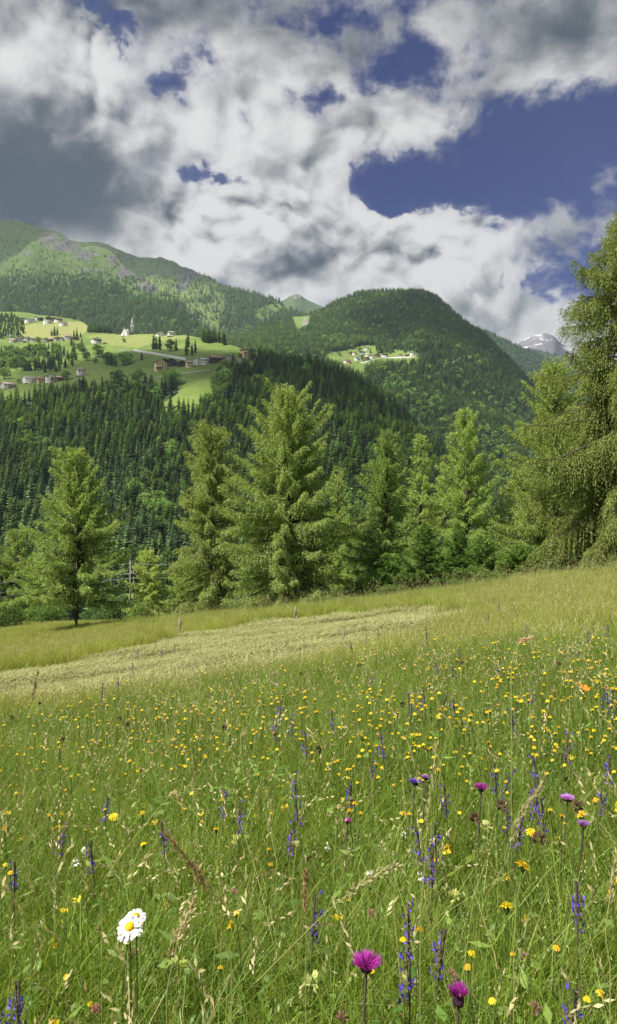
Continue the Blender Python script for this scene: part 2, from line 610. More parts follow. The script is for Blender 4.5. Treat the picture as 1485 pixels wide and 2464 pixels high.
class Hill:
    def __init__(self, name, cols, nx, ny, mat, amp, nscale, seed, rock=None, soil=None, mown=None, sm=(5, 3), back=(300, 120), ridged=0.0):
        xs = np.array([c[0] for c in cols], float)
        ctrl = np.array([c[1] for c in cols], float)           # ncol, nrow, (y, d)
        xx = np.linspace(xs[0], xs[-1], nx)
        k = ctrl.shape[1]
        G = np.empty((ny, nx, 2))
        for q in range(2):
            A = np.stack([np.interp(xx, xs, ctrl[:, j, q]) for j in range(k)])     # k, nx
            A = gsm(A, sm[0], 1)
            t = np.linspace(0, k - 1, ny)
            for i in range(nx):
                G[:, i, q] = np.interp(t, np.arange(k), A[:, i])
            crest = G[-1, :, q].copy()
            G[:, :, q] = gsm(G[:, :, q], sm[1], 0)
        d = G[:, :, 1]
        X = (xx[None] - CX) / F * d
        Z = CAM[2] + (CY - G[:, :, 0]) / F * d
        nse = fbm(X / nscale, d / nscale, seed, 6)
        if ridged:
            nse = nse + ridged * (0.5 - np.abs(fbm(X / nscale * .8, d / nscale * .8, seed + 5, 6)) * 2)
        fade = np.linspace(0, 1, ny)[:, None]
        Z = Z + amp * nse * np.minimum(1, fade * 6)
        P = np.stack([X, d, Z], -1)
        # far side of the crest
        dd, dz = back
        b1 = P[-1] + np.array([0, dd * .15, -dz * .04])
        b2 = P[-1] + np.array([0, dd, -dz])
        b3 = P[-1] + np.array([0, dd * 3, -dz * 4])
        b2[:, 0] *= b2[:, 1] / P[-1][:, 1]
        b3[:, 0] *= b3[:, 1] / P[-1][:, 1]
        PP = np.concatenate([P, b1[None], b2[None], b3[None]])
        self.P, self.nx, self.ny = P, nx, ny
        n = PP.shape[0]
        i = np.arange(n - 1)[:, None] * nx
        j = np.arange(nx - 1)[None]
        Q = np.stack([i + j, i + j + 1, i + nx + j + 1, i + nx + j], -1).reshape(-1, 4)
        x, y = px_of(PP)
        self.V, self.Q = PP.reshape(-1, 3), Q
        z0 = np.zeros(x.shape)
        at = {'rock': rock(x, y, PP) if rock else z0, 'soil': soil(x, y, PP) if soil else z0, 'mown': mown(x, y, PP) if mown else z0}
        me = mesh(name, self.V, [Q], [mat], attrs=at, smooth=True)
        self.o = tag(obj(name, me), kind='structure')
        self.bvh = BVHTree.FromPolygons([Vector(v) for v in self.V.tolist()], Q.tolist())

    def at(self, px, py):
        for k in range(12):
            h = self.bvh.ray_cast(Vector(CAM), ray_dir(px, py + 1.5 * k))
            if h[0] is not None and h[0].y < self.P[-1, :, 1].max():
                return h[0]
        return None

    def sample(self, n, rng):
        """n points spread evenly over the ground in plan"""
        P = self.P
        A = P[1:, 1:] - P[:-1, :-1]
        B = P[1:, :-1] - P[:-1, 1:]
        ar = np.abs(A[..., 0] * B[..., 1] - A[..., 1] * B[..., 0]).ravel() + 1e-6
        self.area = ar.sum() / 2
        c = rng.choice(len(ar), n, p=ar / ar.sum())
        i, j = np.divmod(c, self.nx - 1)
        u, v = rng.random(n)[:, None], rng.random(n)[:, None]
        return (P[i, j] * (1 - u) + P[i, j + 1] * u) * (1 - v) + (P[i + 1, j] * (1 - u) + P[i + 1, j + 1] * u) * v


def poly_soft(poly, w=6, seed=1):
    def f(x, y, P):
        dx, dy = w * fbm(x / 30, y / 15, seed, 3), w * fbm(x / 30, y / 15, seed + 9, 3)
        return inside(poly, x + dx, y + dy).astype(float)
    return f


# the village terraces (no forest), measured outline
MEADOW = [(-300, 745), (-60, 742), (10, 740), (60, 748), (150, 757), (215, 766), (238, 772), (225, 782), (208, 800), (260, 803), (300, 803), (330, 804), (470, 800),
          (500, 815), (560, 828), (625, 838), (622, 872), (600, 892), (560, 890), (538, 890), (520, 925), (512, 955), (485, 980), (440, 1000), (395, 990), (372, 978), (420, 955),
          (430, 935), (350, 938), (270, 936), (160, 940), (80, 958), (0, 975), (-300, 1010)]
GROVE = [(-300, 838), (-40, 840), (20, 838), (60, 842), (110, 838), (148, 832), (150, 862), (120, 888), (60, 896), (0, 885), (-300, 900)]
GROVE2 = [(100, 888), (120, 865), (150, 850), (180, 838), (195, 862), (190, 880), (150, 895), (110, 900)]
GROVE3 = [(-300, 760), (0, 757), (40, 760), (62, 790), (55, 812), (0, 815), (-300, 820)]
DARKW = [(483, 810), (520, 806), (600, 815), (625, 842), (560, 832), (487, 826)]
MOWN = [(40, 795), (60, 782), (200, 772), (225, 770), (208, 798), (190, 808), (130, 812), (60, 812)]
MOWN2 = [(200, 806), (300, 804), (470, 802), (478, 812), (380, 822), (330, 838), (250, 828), (215, 815)]


def C7(x, *p):
    return (x, p)


L1 = Hill('hills', [
    C7(-300, (1620, 280), (1420, 350), (1250, 470), (1100, 600), (935, 780), (860, 1050), (745, 1750)),
    C7(0, (1620, 280), (1420, 350), (1250, 470), (1100, 600), (945, 780), (850, 1100), (746, 1720)),
    C7(100, (1620, 280), (1420, 350), (1250, 470), (1100, 600), (932, 800), (850, 1100), (752, 1680)),
    C7(200, (1620, 280), (1420, 350), (1250, 470), (1095, 610), (918, 800), (850, 1060), (768, 1580)),
    C7(240, (1620, 280), (1420, 350), (1250, 470), (1095, 610), (914, 800), (850, 1040), (800, 1380)),
    C7(300, (1620, 280), (1420, 350), (1250, 470), (1090, 610), (910, 810), (850, 1000), (803, 1280)),
    C7(400, (1620, 280), (1420, 350), (1250, 470), (1090, 610), (905, 820), (862, 930), (802, 1210)),
    C7(470, (1620, 280), (1420, 350), (1250, 470), (1090, 610), (925, 770), (865, 900), (802, 1150)),
    C7(500, (1620, 280), (1420, 350), (1250, 470), (1090, 610), (930, 760), (868, 890), (815, 1100)),
    C7(560, (1620, 280), (1420, 350), (1250, 470), (1090, 610), (930, 750), (870, 860), (831, 1020)),
    C7(620, (1620, 280), (1420, 350), (1250, 470), (1090, 610), (960, 720), (895, 830), (850, 950)),
    C7(700, (1620, 280), (1420, 350), (1250, 470), (1080, 600), (975, 700), (915, 790), (868, 900)),
    C7(770, (1620, 280), (1420, 350), (1250, 460), (1080, 590), (985, 690), (925, 780), (885, 870)),
    C7(830, (1620, 280), (1420, 350), (1250, 455), (1090, 580), (1005, 680), (945, 760), (908, 840)),
    C7(890, (1620, 280), (1420, 350), (1255, 450), (1105, 575), (1025, 670), (975, 740), (942, 810)),
    C7(950, (1620, 280), (1420, 350), (1260, 445), (1130, 560), (1065, 640), (1020, 710), (992, 780)),
    C7(1000, (1620, 280), (1425, 350), (1265, 440), (1150, 550), (1095, 620), (1058, 690), (1038, 755)),
    C7(1050, (1620, 280), (1430, 350), (1270, 435), (1170, 540), (1125, 610), (1103, 665), (1090, 725)),
    C7(1100, (1620, 280), (1440, 350), (1280, 430), (1195, 530), (1165, 595), (1150, 640), (1140, 690)),
    C7(1200, (1620, 280), (1460, 345), (1310, 415), (1255, 500), (1232, 550), (1222, 590), (1212, 630)),
    C7(1300, (1640, 280), (1480, 340), (1350, 410), (1310, 480), (1292, 520), (1282, 560), (1272, 600)),
    C7(1500, (1660, 280), (1530, 330), (1440, 390), (1410, 430), (1400, 460), (1390, 500), (1380, 540)),
    C7(1800, (1680, 280), (1600, 320), (1530, 370), (1500, 420), (1490, 450), (1480, 490), (1470, 530)),
], 340, 180, terrain_mat('hill_grass', (.075, .125, .028), (.15, .205, .048), (.25, .24, .22), 1.0), 5.0, 70, 11,
    soil=lambda x, y, P: 1.0 - inside(MEADOW, x, y).astype(float), rock=lambda x, y, P: np.clip(1 - np.hypot((x - 577) / 12, (y - 868) / 14), 0, 1),
    mown=lambda x, y, P: np.maximum(inside(MOWN, x, y), inside(MOWN2, x, y) * .55).astype(float), sm=(4, 3), back=(350, 160))


def frac_cols(crests, foot, n=6, bulge=0.0):
    """rows spread between a foot (y, d) and a crest"""
    out = []
    for c in crests:
        x, yc, dc = c
        y0, d0 = foot(x)
        rows = []
        for t in np.linspace(0, 1, n):
            rows.append((y0 + (yc - y0) * t, d0 + (dc - d0) * (t + bulge * t * (1 - t))))
        out.append((x, rows))
    return out


def rock2(x, y, P):
    crest = np.clip(1 - (y - np.interp(x, [-300, 0, 75, 130, 200, 265, 300, 345, 400, 450, 520], [560, 575, 548, 563, 588, 612, 645, 668, 705, 750, 810])) / 60, 0, 1)
    r = .42 * crest * np.interp(x, [0, 60, 110, 420], [0, .5, 1.1, 1.1])
    for (a, b, rx, ry, k) in ((120, 575, 40, 24, .75), (160, 590, 60, 28, .75), (200, 612, 44, 24, .7), (270, 622, 35, 26, .6), (330, 655, 66, 26, .95), (365, 690, 44, 22, .75), (190, 650, 50, 20, .5), (60, 610, 50, 24, .45), (250, 650, 40, 14, .5)):
        r = np.maximum(r, k * np.exp(-(((x - a) / rx) ** 2 + ((y - b) / ry) ** 2)))
    return r


L2 = Hill('mountain', frac_cols([(-300, 500, 3300), (-100, 535, 3250), (0, 540, 3200), (40, 537, 3150), (75, 546, 3050), (130, 562, 3000), (200, 587, 2950), (265, 612, 2900), (300, 640, 2850),
                                 (345, 668, 2750), (400, 702, 2620), (450, 748, 2450), (500, 800, 2300), (560, 850, 2200), (640, 900, 2100)],
                                lambda x: (930, 1850) if x < 400 else (930 + (x - 400) * .1, 1900), 6, .15),
          340, 150, terrain_mat('alpine_grass', (.045, .08, .022), (.10, .145, .038), (.125, .125, .12), 2.2), 60, 330, 21, rock=rock2, sm=(3, 2), back=(700, 350), ridged=.35)


def rock2b(x, y, P):
    r = np.zeros_like(x)
    for (a, b, rx, ry, k) in ((455, 655, 34, 30, .85), (440, 690, 34, 24, .7), (380, 655, 50, 16, .6), (527, 720, 12, 20, .5), (515, 745, 20, 22, .35), (330, 625, 60, 12, .3), (400, 650, 60, 18, .45), (640, 730, 40, 4, .3)):
        r = np.maximum(r, k * np.exp(-(((x - a) / rx) ** 2 + ((y - b) / ry) ** 2)))
    return r


L2B = Hill('mountain', frac_cols([(100, 560, 3900), (150, 570, 3900), (200, 581, 3900), (260, 592, 3900), (330, 613, 3850), (385, 618, 3800), (440, 641, 3800), (465, 646, 3750), (490, 661, 3700), (540, 688, 3600),
                                  (600, 702, 3500), (660, 720, 3450), (700, 738, 3400), (730, 752, 3350), (800, 800, 3200)], lambda x: (880, 2450), 6, .1),
           300, 120, terrain_mat('alpine_meadow', (.06, .10, .026), (.14, .19, .048), (.125, .125, .12), 2.2), 50, 300, 31, rock=rock2b, sm=(2.5, 2), back=(700, 350), ridged=.4)


def rock3(x, y, P):
    r = np.zeros_like(x)
    for (a, b, rx, ry, k) in ((735, 775, 10, 12, .8), (775, 770, 28, 10, .35), (830, 757, 30, 12, .4), (945, 720, 10, 8, .6), (1075, 930, 22, 12, .5), (1200, 885, 25, 22, .35), (760, 800, 30, 5, .5)):
        r = np.maximum(r, k * np.exp(-(((x - a) / rx) ** 2 + ((y - b) / ry) ** 2)))
    return r


CLEAR3 = [(755, 838), (800, 848), (840, 842), (870, 832), (900, 832), (950, 842), (1000, 846), (1010, 872), (960, 878), (905, 879), (885, 886), (868, 906), (850, 898), (820, 885), (790, 870)]
CLEARW = [(700, 765), (735, 748), (748, 765), (740, 790), (715, 800)]
L3 = Hill('hill', [(x, [(1330 + max(0, x - 1000) * .12, 820), (1180 + max(0, x - 1000) * .12, 1000), (1020 + max(0, x - 1000) * .2, 1250), (min(905, 0.35 * 1020 + .65 * 905) + max(0, x - 1000) * .45, 1480),
                        (0.62 * (855 + max(0, x - 1000) * .45) + .38 * max(yc, 855 if x < 1000 else yc), 1660 if x < 1100 else 1620), (yc, dc)])
                   for x, yc, dc in ((400, 880, 2100), (450, 862, 2200), (500, 845, 2250), (560, 812, 2300), (640, 780, 2400), (715, 757, 2450), (760, 750, 2450), (800, 728, 2450), (850, 704, 2450),
                                     (900, 693, 2450), (960, 697, 2400), (1010, 703, 2350), (1060, 724, 2300), (1110, 765, 2250), (1160, 808, 2150), (1220, 871, 2050), (1290, 930, 1950),
                                     (1330, 962, 1900), (1400, 1020, 1800), (1500, 1110, 1700), (1700, 1290, 1600))],
          300, 130, terrain_mat('forest_floor', (.085, .14, .035), (.155, .205, .05), (.27, .25, .22), 1.6), 22, 190, 41, rock=rock3,
          soil=lambda x, y, P: 1.0 - np.maximum(inside(CLEAR3, x, y), inside(CLEARW, x, y)), sm=(3, 2), back=(600, 300))
L4 = Hill('hill', frac_cols([(1000, 750, 4300), (1140, 782, 4300), (1200, 797, 4250), (1250, 826, 4200), (1310, 856, 4150), (1370, 889, 4100), (1450, 934, 4000), (1600, 1010, 3900), (1800, 1100, 3800)],
                            lambda x: (1200, 2500), 5), 160, 60, terrain_mat('far_forest_floor', (.05, .09, .03), (.10, .15, .04), (.25, .24, .22), 2.5), 40, 300, 61,
          soil=lambda x, y, P: np.ones_like(x), back=(900, 450))
L5 = Hill('hill', frac_cols([(1150, 830, 5500), (1230, 829, 5450), (1260, 830, 5400), (1300, 832, 5400), (1370, 850, 5300), (1450, 868, 5200), (1600, 890, 5150), (1850, 930, 5150)],
                            lambda x: (1120, 4200), 5), 140, 50, terrain_mat('distant_forest_floor', (.03, .055, .025), (.05, .085, .03), (.2, .2, .2), 4), 45, 500, 71,
          soil=lambda x, y, P: np.ones_like(x), back=(900, 450))


def snow_mat():
    m, nt, b, out = new_mat('snow_and_rock')
    tc = nt.nodes.new('ShaderNodeTexCoord')
    p = tc.outputs['Object']
    n = noise(nt, vmath(nt, 'MULTIPLY', p, (1, .6, 2.6)), 1 / 260, 8, .66)
    sx = nt.nodes.new('ShaderNodeSeparateXYZ')
    nt.links.new(p, sx.inputs[0])
    h = (E(nt, sx.outputs[2]) - 1330) * (1 / 260)
    nt.links.new(mixc(nt, (n + h * .04).smooth(.53, .61), (.12, .115, .125), (.62, .63, .66)).s, b.inputs['Base Color'])
    b.inputs['Roughness'].default_value = .8
    return m


L6 = Hill('mountain', frac_cols([(1100, 850, 6050), (1200, 842, 6050), (1240, 832, 6000), (1265, 819, 5950), (1290, 811, 5900), (1312, 806, 5900), (1335, 811, 5900), (1360, 822, 6100), (1385, 836, 6100),
                                 (1450, 850, 6000), (1600, 870, 6000), (1800, 900, 6000)], lambda x: (1000, 5300), 6), 260, 80, snow_mat(), 60, 480, 81, sm=(1.5, 1.5), back=(1500, 900), ridged=.5)
L7 = Hill('mountain', frac_cols([(540, 790, 5100), (600, 770, 5000), (650, 733, 4900), (675, 719, 4800), (697, 707, 4700), (712, 702, 4700), (726, 707, 4700), (733, 714, 4700), (765, 731, 4700), (800, 748, 4700), (900, 800, 4700)],
                            lambda x: (900, 3900), 5), 160, 60, terrain_mat('distant_grass', (.05, .085, .035), (.085, .12, .04), (.2, .19, .19), 5), 60, 600, 91,
          rock=lambda x, y, P: np.clip(1 - (y - 700) / 26, 0, .75) * (x < 735), sm=(1.2, 1.5), back=(900, 450), ridged=.3)


# ------------------------------------------------------------------ tree builders
def diamonds(p, d, l, w, rng, tilt=0.6):
    """leaf-like quads from p along d"""
    n = len(p)
    r = unit(rng.normal(size=(n, 3)))
    s = unit(np.cross(d, unit(np.array([[0, 0, 1.0]]) * (1 - tilt) + r * tilt)))
    l, w = l[:, None], w[:, None]
    V = np.stack([p, p + d * l * .45 + s * w, p + d * l, p + d * l * .45 - s * w], 1).reshape(-1, 3)
    Q = np.arange(4 * n).reshape(n, 4)
    return V, Q


def far_conifer(name, seed, levels, per, mat, bark, w=0.17, droop=.5):
    """a whole small conifer one unit high, for trees that show a few pixels"""
    rng = np.random.default_rng(seed)
    P, D, Ln, W = [], [], [], []
    for k in range(levels):
        t = (k + .5) / levels
        z = .06 + .90 * t
        R = w * (1 - t) ** .62 * rng.uniform(.85, 1.15) * min(1, .7 + t * 2) + .008
        a0 = rng.uniform(0, 6.28)
        for j in range(per):
            a = a0 + j * 2 * PI / per + rng.normal(0, .25)
            R2 = R * rng.uniform(.7, 1.2)
            dz = -droop * R2 * (1.1 - t) + .3 * R2 * t
            d = np.array([math.cos(a) * R2, math.sin(a) * R2, dz])
            P.append((0, 0, z + .02 + rng.uniform(-.5, .5) / levels))
            D.append(d / np.linalg.norm(d))
            Ln.append(np.linalg.norm(d))
            W.append(R2 * rng.uniform(.32, .5))
    V, Q = diamonds(np.array(P), np.array(D), np.array(Ln), np.array(W), rng, .25)
    v = np.repeat(rng.random(len(P)), 4)
    tip = np.array([[0, 0, .9], [.012, 0, .9], [-.006, .01, .9], [-.006, -.01, .9], [0, 0, 1.0]])
    tv, tq = tube(np.array([[0, 0, -.05], [0, 0, .5], [0, 0, .95]]), np.array([.014, .009, .002]), 4)
    n = len(V)
    return mesh(name, np.concatenate([V, tv]), [Q, tq + n], [mat, bark], [0, 1], {'v': np.concatenate([v, np.full(len(tv), .3)])})


def clump_points(rng, n, crown_h, crown_r, base, shape=1.0):
    """points on overlapping clumps that together make a broadleaf crown"""
    k = max(7, int(18 * shape))
    cs = []
    for i in range(k):
        t = rng.uniform(0, 1)
        rr = crown_r * math.sin(PI * (.12 + .80 * t)) ** .7 * rng.uniform(.35, .8)
        a = i * 2.4 + rng.uniform(-.4, .4)
        cs.append((rr * math.cos(a), rr * math.sin(a), base + crown_h * (.1 + .8 * t), crown_r * rng.uniform(.28, .48)))
    cs = np.array(cs)
    c = cs[rng.integers(0, k, n)]
    u = unit(rng.normal(size=(n, 3)))
    u[:, 2] = np.where(rng.random(n) < .6, np.abs(u[:, 2]), u[:, 2])
    rad = c[:, 3:4] * rng.uniform(.55, 1.08, (n, 1)) ** .5
    return c[:, :3] + u * rad * np.array([1, 1, .85]), u


def broadleaf_mesh(seed, n, H, R, base, leaf, shape=1.0):
    rng = np.random.default_rng(seed)
    p, u = clump_points(rng, n, H - base, R, base, shape)
    d = unit(u * .6 + rng.normal(size=(n, 3)) * .6 + np.array([0, 0, -.25]))
    V, Q = diamonds(p, d, leaf * rng.uniform(.7, 1.3, n), leaf * .36 * rng.uniform(.8, 1.3, n), rng, .8)
    return V, Q, np.repeat(rng.random(n), 4)


def broadleaf_wood(seed, H, R, base, r0):
    rng = np.random.default_rng(seed + 77)
    mb = MB()
    mb.tube([(0, 0, -.3), (.02 * R, 0, base), (0, .03 * R, H * .55), (.03 * R, 0, H * .85)], [r0 * 1.2, r0, r0 * .55, r0 * .15], 7)
    for i in range(7):
        a, z = i * 2.4, base + (H - base) * rng.uniform(.05, .5)
        d = np.array([math.cos(a), math.sin(a), rng.uniform(.4, .9)])
        mb.tube([(0, 0, z), np.array([0, 0, z]) + d * R * .35, np.array([0, 0, z + .1 * R]) + d * R * .65], [r0 * .45, r0 * .28, r0 * .08], 5)
    return mb


def far_broadleaf(name, seed, mat, bark, n=260):
    V, Q, v = broadleaf_mesh(seed, n, 1.0, .38, .12, .13 if n < 500 else .06)
    tv, tq = tube(np.array([[0, 0, -.05], [0, 0, .3], [0, 0, .7]]), np.array([.03, .025, .01]), 4)
    return mesh(name, np.concatenate([V, tv]), [Q, tq + len(V)], [mat, bark], [0, 1], {'v': np.concatenate([v, np.full(len(tv), .3)])})


def conifer(seed, H, R, nb, first=.08, slim=.8, dens=1.0, droop=.45, pend=.55, up=.55, tuft=.13, tw=.024, trunk_r=None, lean=(0, 0), flat=0.0, top_round=.0, low_slope=-.15, twl=1.0, rnd=.38):
    """larch or spruce: tapered trunk, limbs, hanging twigs set with needle sprays. Returns wood and needle geometry"""
    rng = np.random.default_rng(seed)
    r0 = trunk_r or H * .0165
    K = 9
    zt = np.linspace(-.4, H, 16)
    wob = .006 * H
    tp = np.stack([wob * np.sin(zt * 5 / H + seed) + lean[0] * (zt / H) ** 1.5, wob * np.cos(zt * 4 / H + seed * 2) + lean[1] * (zt / H) ** 1.5, zt], -1)
    tr = r0 * (1 - (zt.clip(0) / H)) ** .8 + .012
    tr[0:2] *= 1.35
    wood = MB()
    wood.tube(tp, tr, 9)
    t = np.sort(first + (1 - first) * (np.arange(nb) + rng.uniform(0, 1, nb)) / nb)
    t = np.minimum(t, .985)
    az = np.arange(nb) * 2.39996 + rng.normal(0, .45, nb)
    prof = np.minimum(1.0, 1.22 * (1 - t) ** slim)
    if top_round:
        prof = np.maximum(prof, top_round * np.sqrt(np.clip(1 - t, 0, 1)) * .9)
    lowcut = np.clip(.86 + (t - first) * 2.2, 0, 1)
    L = R * prof * lowcut * rng.uniform(.55, 1.1, nb) * (1 + .13 * np.sin(3 * az + 9 * t) + .10 * np.sin(17 * t + seed)) + .12
    L *= np.where(rng.random(nb) < .1, 1.12, 1) * np.where(rng.random(nb) < .25, .55, 1)
    a0 = np.interp(t, [0, .25, .6, 1], [low_slope, low_slope + .18, up * .7, up * 1.9]) + rng.normal(0, .1, nb)
    b0 = -droop * np.interp(t, [0, .6, 1], [1.0, .8, .15]) * rng.uniform(.7, 1.3, nb)
    c0 = np.interp(t, [0, .6, 1], [.30, .25, .1]) * rng.uniform(.5, 1.4, nb)
    s = np.linspace(0, 1, K)
    hor = np.stack([np.cos(az), np.sin(az), 0 * az], -1)
    side = np.stack([-np.sin(az), np.cos(az), 0 * az], -1)
    bend = rng.normal(0, .12, nb)
    base = np.stack([np.interp(t * H, zt, tp[:, 0]), np.interp(t * H, zt, tp[:, 1]), t * H], -1)
    BP = base[:, None] + hor[:, None] * (L[:, None] * s[None])[..., None] + side[:, None] * (L[:, None] * bend[:, None] * s[None] ** 2)[..., None]
    BP[:, :, 2] += L[:, None] * (a0[:, None] * s + b0[:, None] * s ** 2 + c0[:, None] * s ** 4)
    for i in range(nb):
        rb = min(.016 * L[i] + .008, tr[0] * .5)
        wood.tube(BP[i, ::2], rb * (1 - .85 * s[::2]), 4, cap=False)
    # twigs
    nt = np.maximum(6, (L * 34 * dens).astype(int))
    bi = np.repeat(np.arange(nb), nt)
    N = len(bi)
    ss = rng.uniform(.10, 1.0, N) ** .8
    f = ss * (K - 1)
    i0 = np.minimum(f.astype(int), K - 2)
    fr = (f - i0)[:, None]
    p = BP[bi, i0] * (1 - fr) + BP[bi, i0 + 1] * fr
    tg = unit(BP[bi, i0 + 1] - BP[bi, i0])
    sg = rng.choice([-1.0, 1.0], N)[:, None]
    d = unit(tg * rng.uniform(.5, 1.1, (N, 1)) + side[bi] * sg * rng.uniform(.15, 1.1, (N, 1)) + np.array([0, 0, 1.0]) * rng.normal(-.12, .22, (N, 1)))
    ln = (.26 + .34 * L[bi] * (1.05 - ss) * .55).clip(.2, .95) * rng.uniform(.6, 1.35, N) * twl
    g = pend * rng.uniform(.5, 1.3, N)
    m = np.maximum(3, (ln / (tuft * .52)).astype(int))
    ti = np.repeat(np.arange(N), m)
    T = len(ti)
    first_i = np.concatenate([[0], np.cumsum(m)[:-1]])
    u = ((np.arange(T) - first_i[ti] + rng.uniform(.1, .9, T)) / m[ti])
    q = p[ti] + d[ti] * (ln[ti] * u * (1 - .15 * u))[:, None]
    q[:, 2] -= ln[ti] * g[ti] * u ** 2
    q += rng.normal(0, .012, (T, 3))
    td = d[ti].copy()
    td[:, 2] -= 2 * g[ti] * u
    td = unit(unit(td) + rng.normal(0, rnd, (T, 3)) + np.array([0, 0, .10]))
    if flat:
        td[:, 2] *= (1 - flat)
        td = unit(td)
    V, Q = diamonds(q, td, tuft * rng.uniform(.7, 1.3, T), tw * rng.uniform(.7, 1.4, T), rng, .75)
    v = (rng.random(N)[ti] * .55 + rng.random(T) * .45)
    return wood, V, Q, np.repeat(v, 4)


# ------------------------------------------------------------------ scattering of what nobody could count
PROTO = bpy.data.collections.new("plant forms")      # kept out of the scene: only copied from


def proto_coll(name, meshes):
    c = bpy.data.collections.new(name)
    for i, me in enumerate(meshes):
        o = bpy.data.objects.new("%s_%02d" % (name, i), me)
        c.objects.link(o)
    return c


def scatter(name, pts, scl, rot, idx, meshes, kind='stuff', tilt=None):
    pts = np.asarray(pts, np.float32)
    n = len(pts)
    me = bpy.data.meshes.new(name)
    me.vertices.add(n)
    me.vertices.foreach_set('co', pts.ravel())
    scl = np.asarray(scl, np.float32)
    if scl.ndim == 1:
        scl = np.repeat(scl[:, None], 3, 1)
    eul = np.zeros((n, 3), np.float32)
    eul[:, 2] = rot
    if tilt is not None:
        eul[:, :2] = tilt
    a = me.attributes.new('scl', 'FLOAT_VECTOR', 'POINT')
    a.data.foreach_set('vector', scl.ravel())
    a = me.attributes.new('eul', 'FLOAT_VECTOR', 'POINT')
    a.data.foreach_set('vector', eul.ravel())
    a = me.attributes.new('pick', 'INT', 'POINT')
    a.data.foreach_set('value', np.asarray(idx, np.int32))
    o = obj(name, me)
    ng = bpy.data.node_groups.new(name, 'GeometryNodeTree')
    ng.interface.new_socket('Geometry', in_out='INPUT', socket_type='NodeSocketGeometry')
    ng.interface.new_socket('Geometry', in_out='OUTPUT', socket_type='NodeSocketGeometry')
    N = ng.nodes
    gi, go = N.new('NodeGroupInput'), N.new('NodeGroupOutput')
    iop = N.new('GeometryNodeInstanceOnPoints')
    ci = N.new('GeometryNodeCollectionInfo')
    ci.inputs['Collection'].default_value = proto_coll(name, meshes)
    ci.inputs['Separate Children'].default_value = True
    ci.inputs['Reset Children'].default_value = True

    def attr(nm, ty):
        k = N.new('GeometryNodeInputNamedAttribute')
        k.data_type = ty
        k.inputs['Name'].default_value = nm
        return k.outputs[0]
    lk = ng.links.new
    lk(gi.outputs[0], iop.inputs['Points'])
    lk(ci.outputs[0], iop.inputs['Instance'])
    iop.inputs['Pick Instance'].default_value = True
    lk(attr('pick', 'INT'), iop.inputs['Instance Index'])
    er = N.new('FunctionNodeEulerToRotation')
    lk(attr('eul', 'FLOAT_VECTOR'), er.inputs[0])
    lk(er.outputs[0], iop.inputs['Rotation'])
    lk(attr('scl', 'FLOAT_VECTOR'), iop.inputs['Scale'])
    lk(iop.outputs[0], go.inputs[0])
    md = o.modifiers.new('scatter', 'NODES')
    md.node_group = ng
    return tag(o, kind=kind)


# ------------------------------------------------------------------ forests
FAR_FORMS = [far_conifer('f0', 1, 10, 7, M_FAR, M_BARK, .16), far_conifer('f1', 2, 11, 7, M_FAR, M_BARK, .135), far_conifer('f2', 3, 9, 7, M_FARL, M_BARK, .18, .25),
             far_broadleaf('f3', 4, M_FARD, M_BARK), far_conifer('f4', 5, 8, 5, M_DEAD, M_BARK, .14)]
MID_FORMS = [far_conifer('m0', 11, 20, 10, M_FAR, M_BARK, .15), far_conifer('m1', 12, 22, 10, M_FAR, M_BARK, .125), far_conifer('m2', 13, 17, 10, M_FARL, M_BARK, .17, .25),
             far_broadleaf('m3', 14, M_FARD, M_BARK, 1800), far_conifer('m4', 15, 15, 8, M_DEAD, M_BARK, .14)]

LARCHES = [  # px x, top, base, half width, distance
    (185, 1090, 1525, 118, 52), (510, 1032, 1482, 88, 50), (690, 948, 1484, 128, 44.5), (815, 1140, 1470, 68, 62), (930, 1037, 1470, 92, 49), (1010, 1047, 1470, 78, 56),
    (1120, 983, 1455, 112, 50), (1335, 880, 1420, 125, 41), (1505, 515, 1400, 196, 31)]


def hidden(x, y):
    h = np.zeros(np.shape(x), bool)
    for lx, t, b, w, d in LARCHES:
        h |= (y > t + 40) & (np.abs(x - lx) < w * np.clip((y - t) / (b - t) * 1.3, 0, .85))
    return h


def forest(name, hill, n, dens, size, forms, seed, keep=None, kinds=None, individual=0):
    rng = np.random.default_rng(seed)
    P = hill.sample(10, rng)
    n = int(min(n, hill.area * dens))
    P = hill.sample(n, rng)
    x, y = px_of(P)
    k = (x > -260) & (x < 1760)
    if keep is not None:
        k &= keep(x, y, P, rng)
    P, x, y = P[k], x[k], y[k]
    n = len(P)
    kind = kinds(x, y, P, rng)
    h = size(x, y, P, rng) * rng.uniform(.62, 1.15, n) * np.where(kind == 3, .72, 1)
    wd = h * rng.uniform(1.0, 1.5, n)
    scl = np.stack([wd, wd, h], -1)
    rot = rng.uniform(0, 6.28, n)
    return P, x, y, kind, h, scl, rot


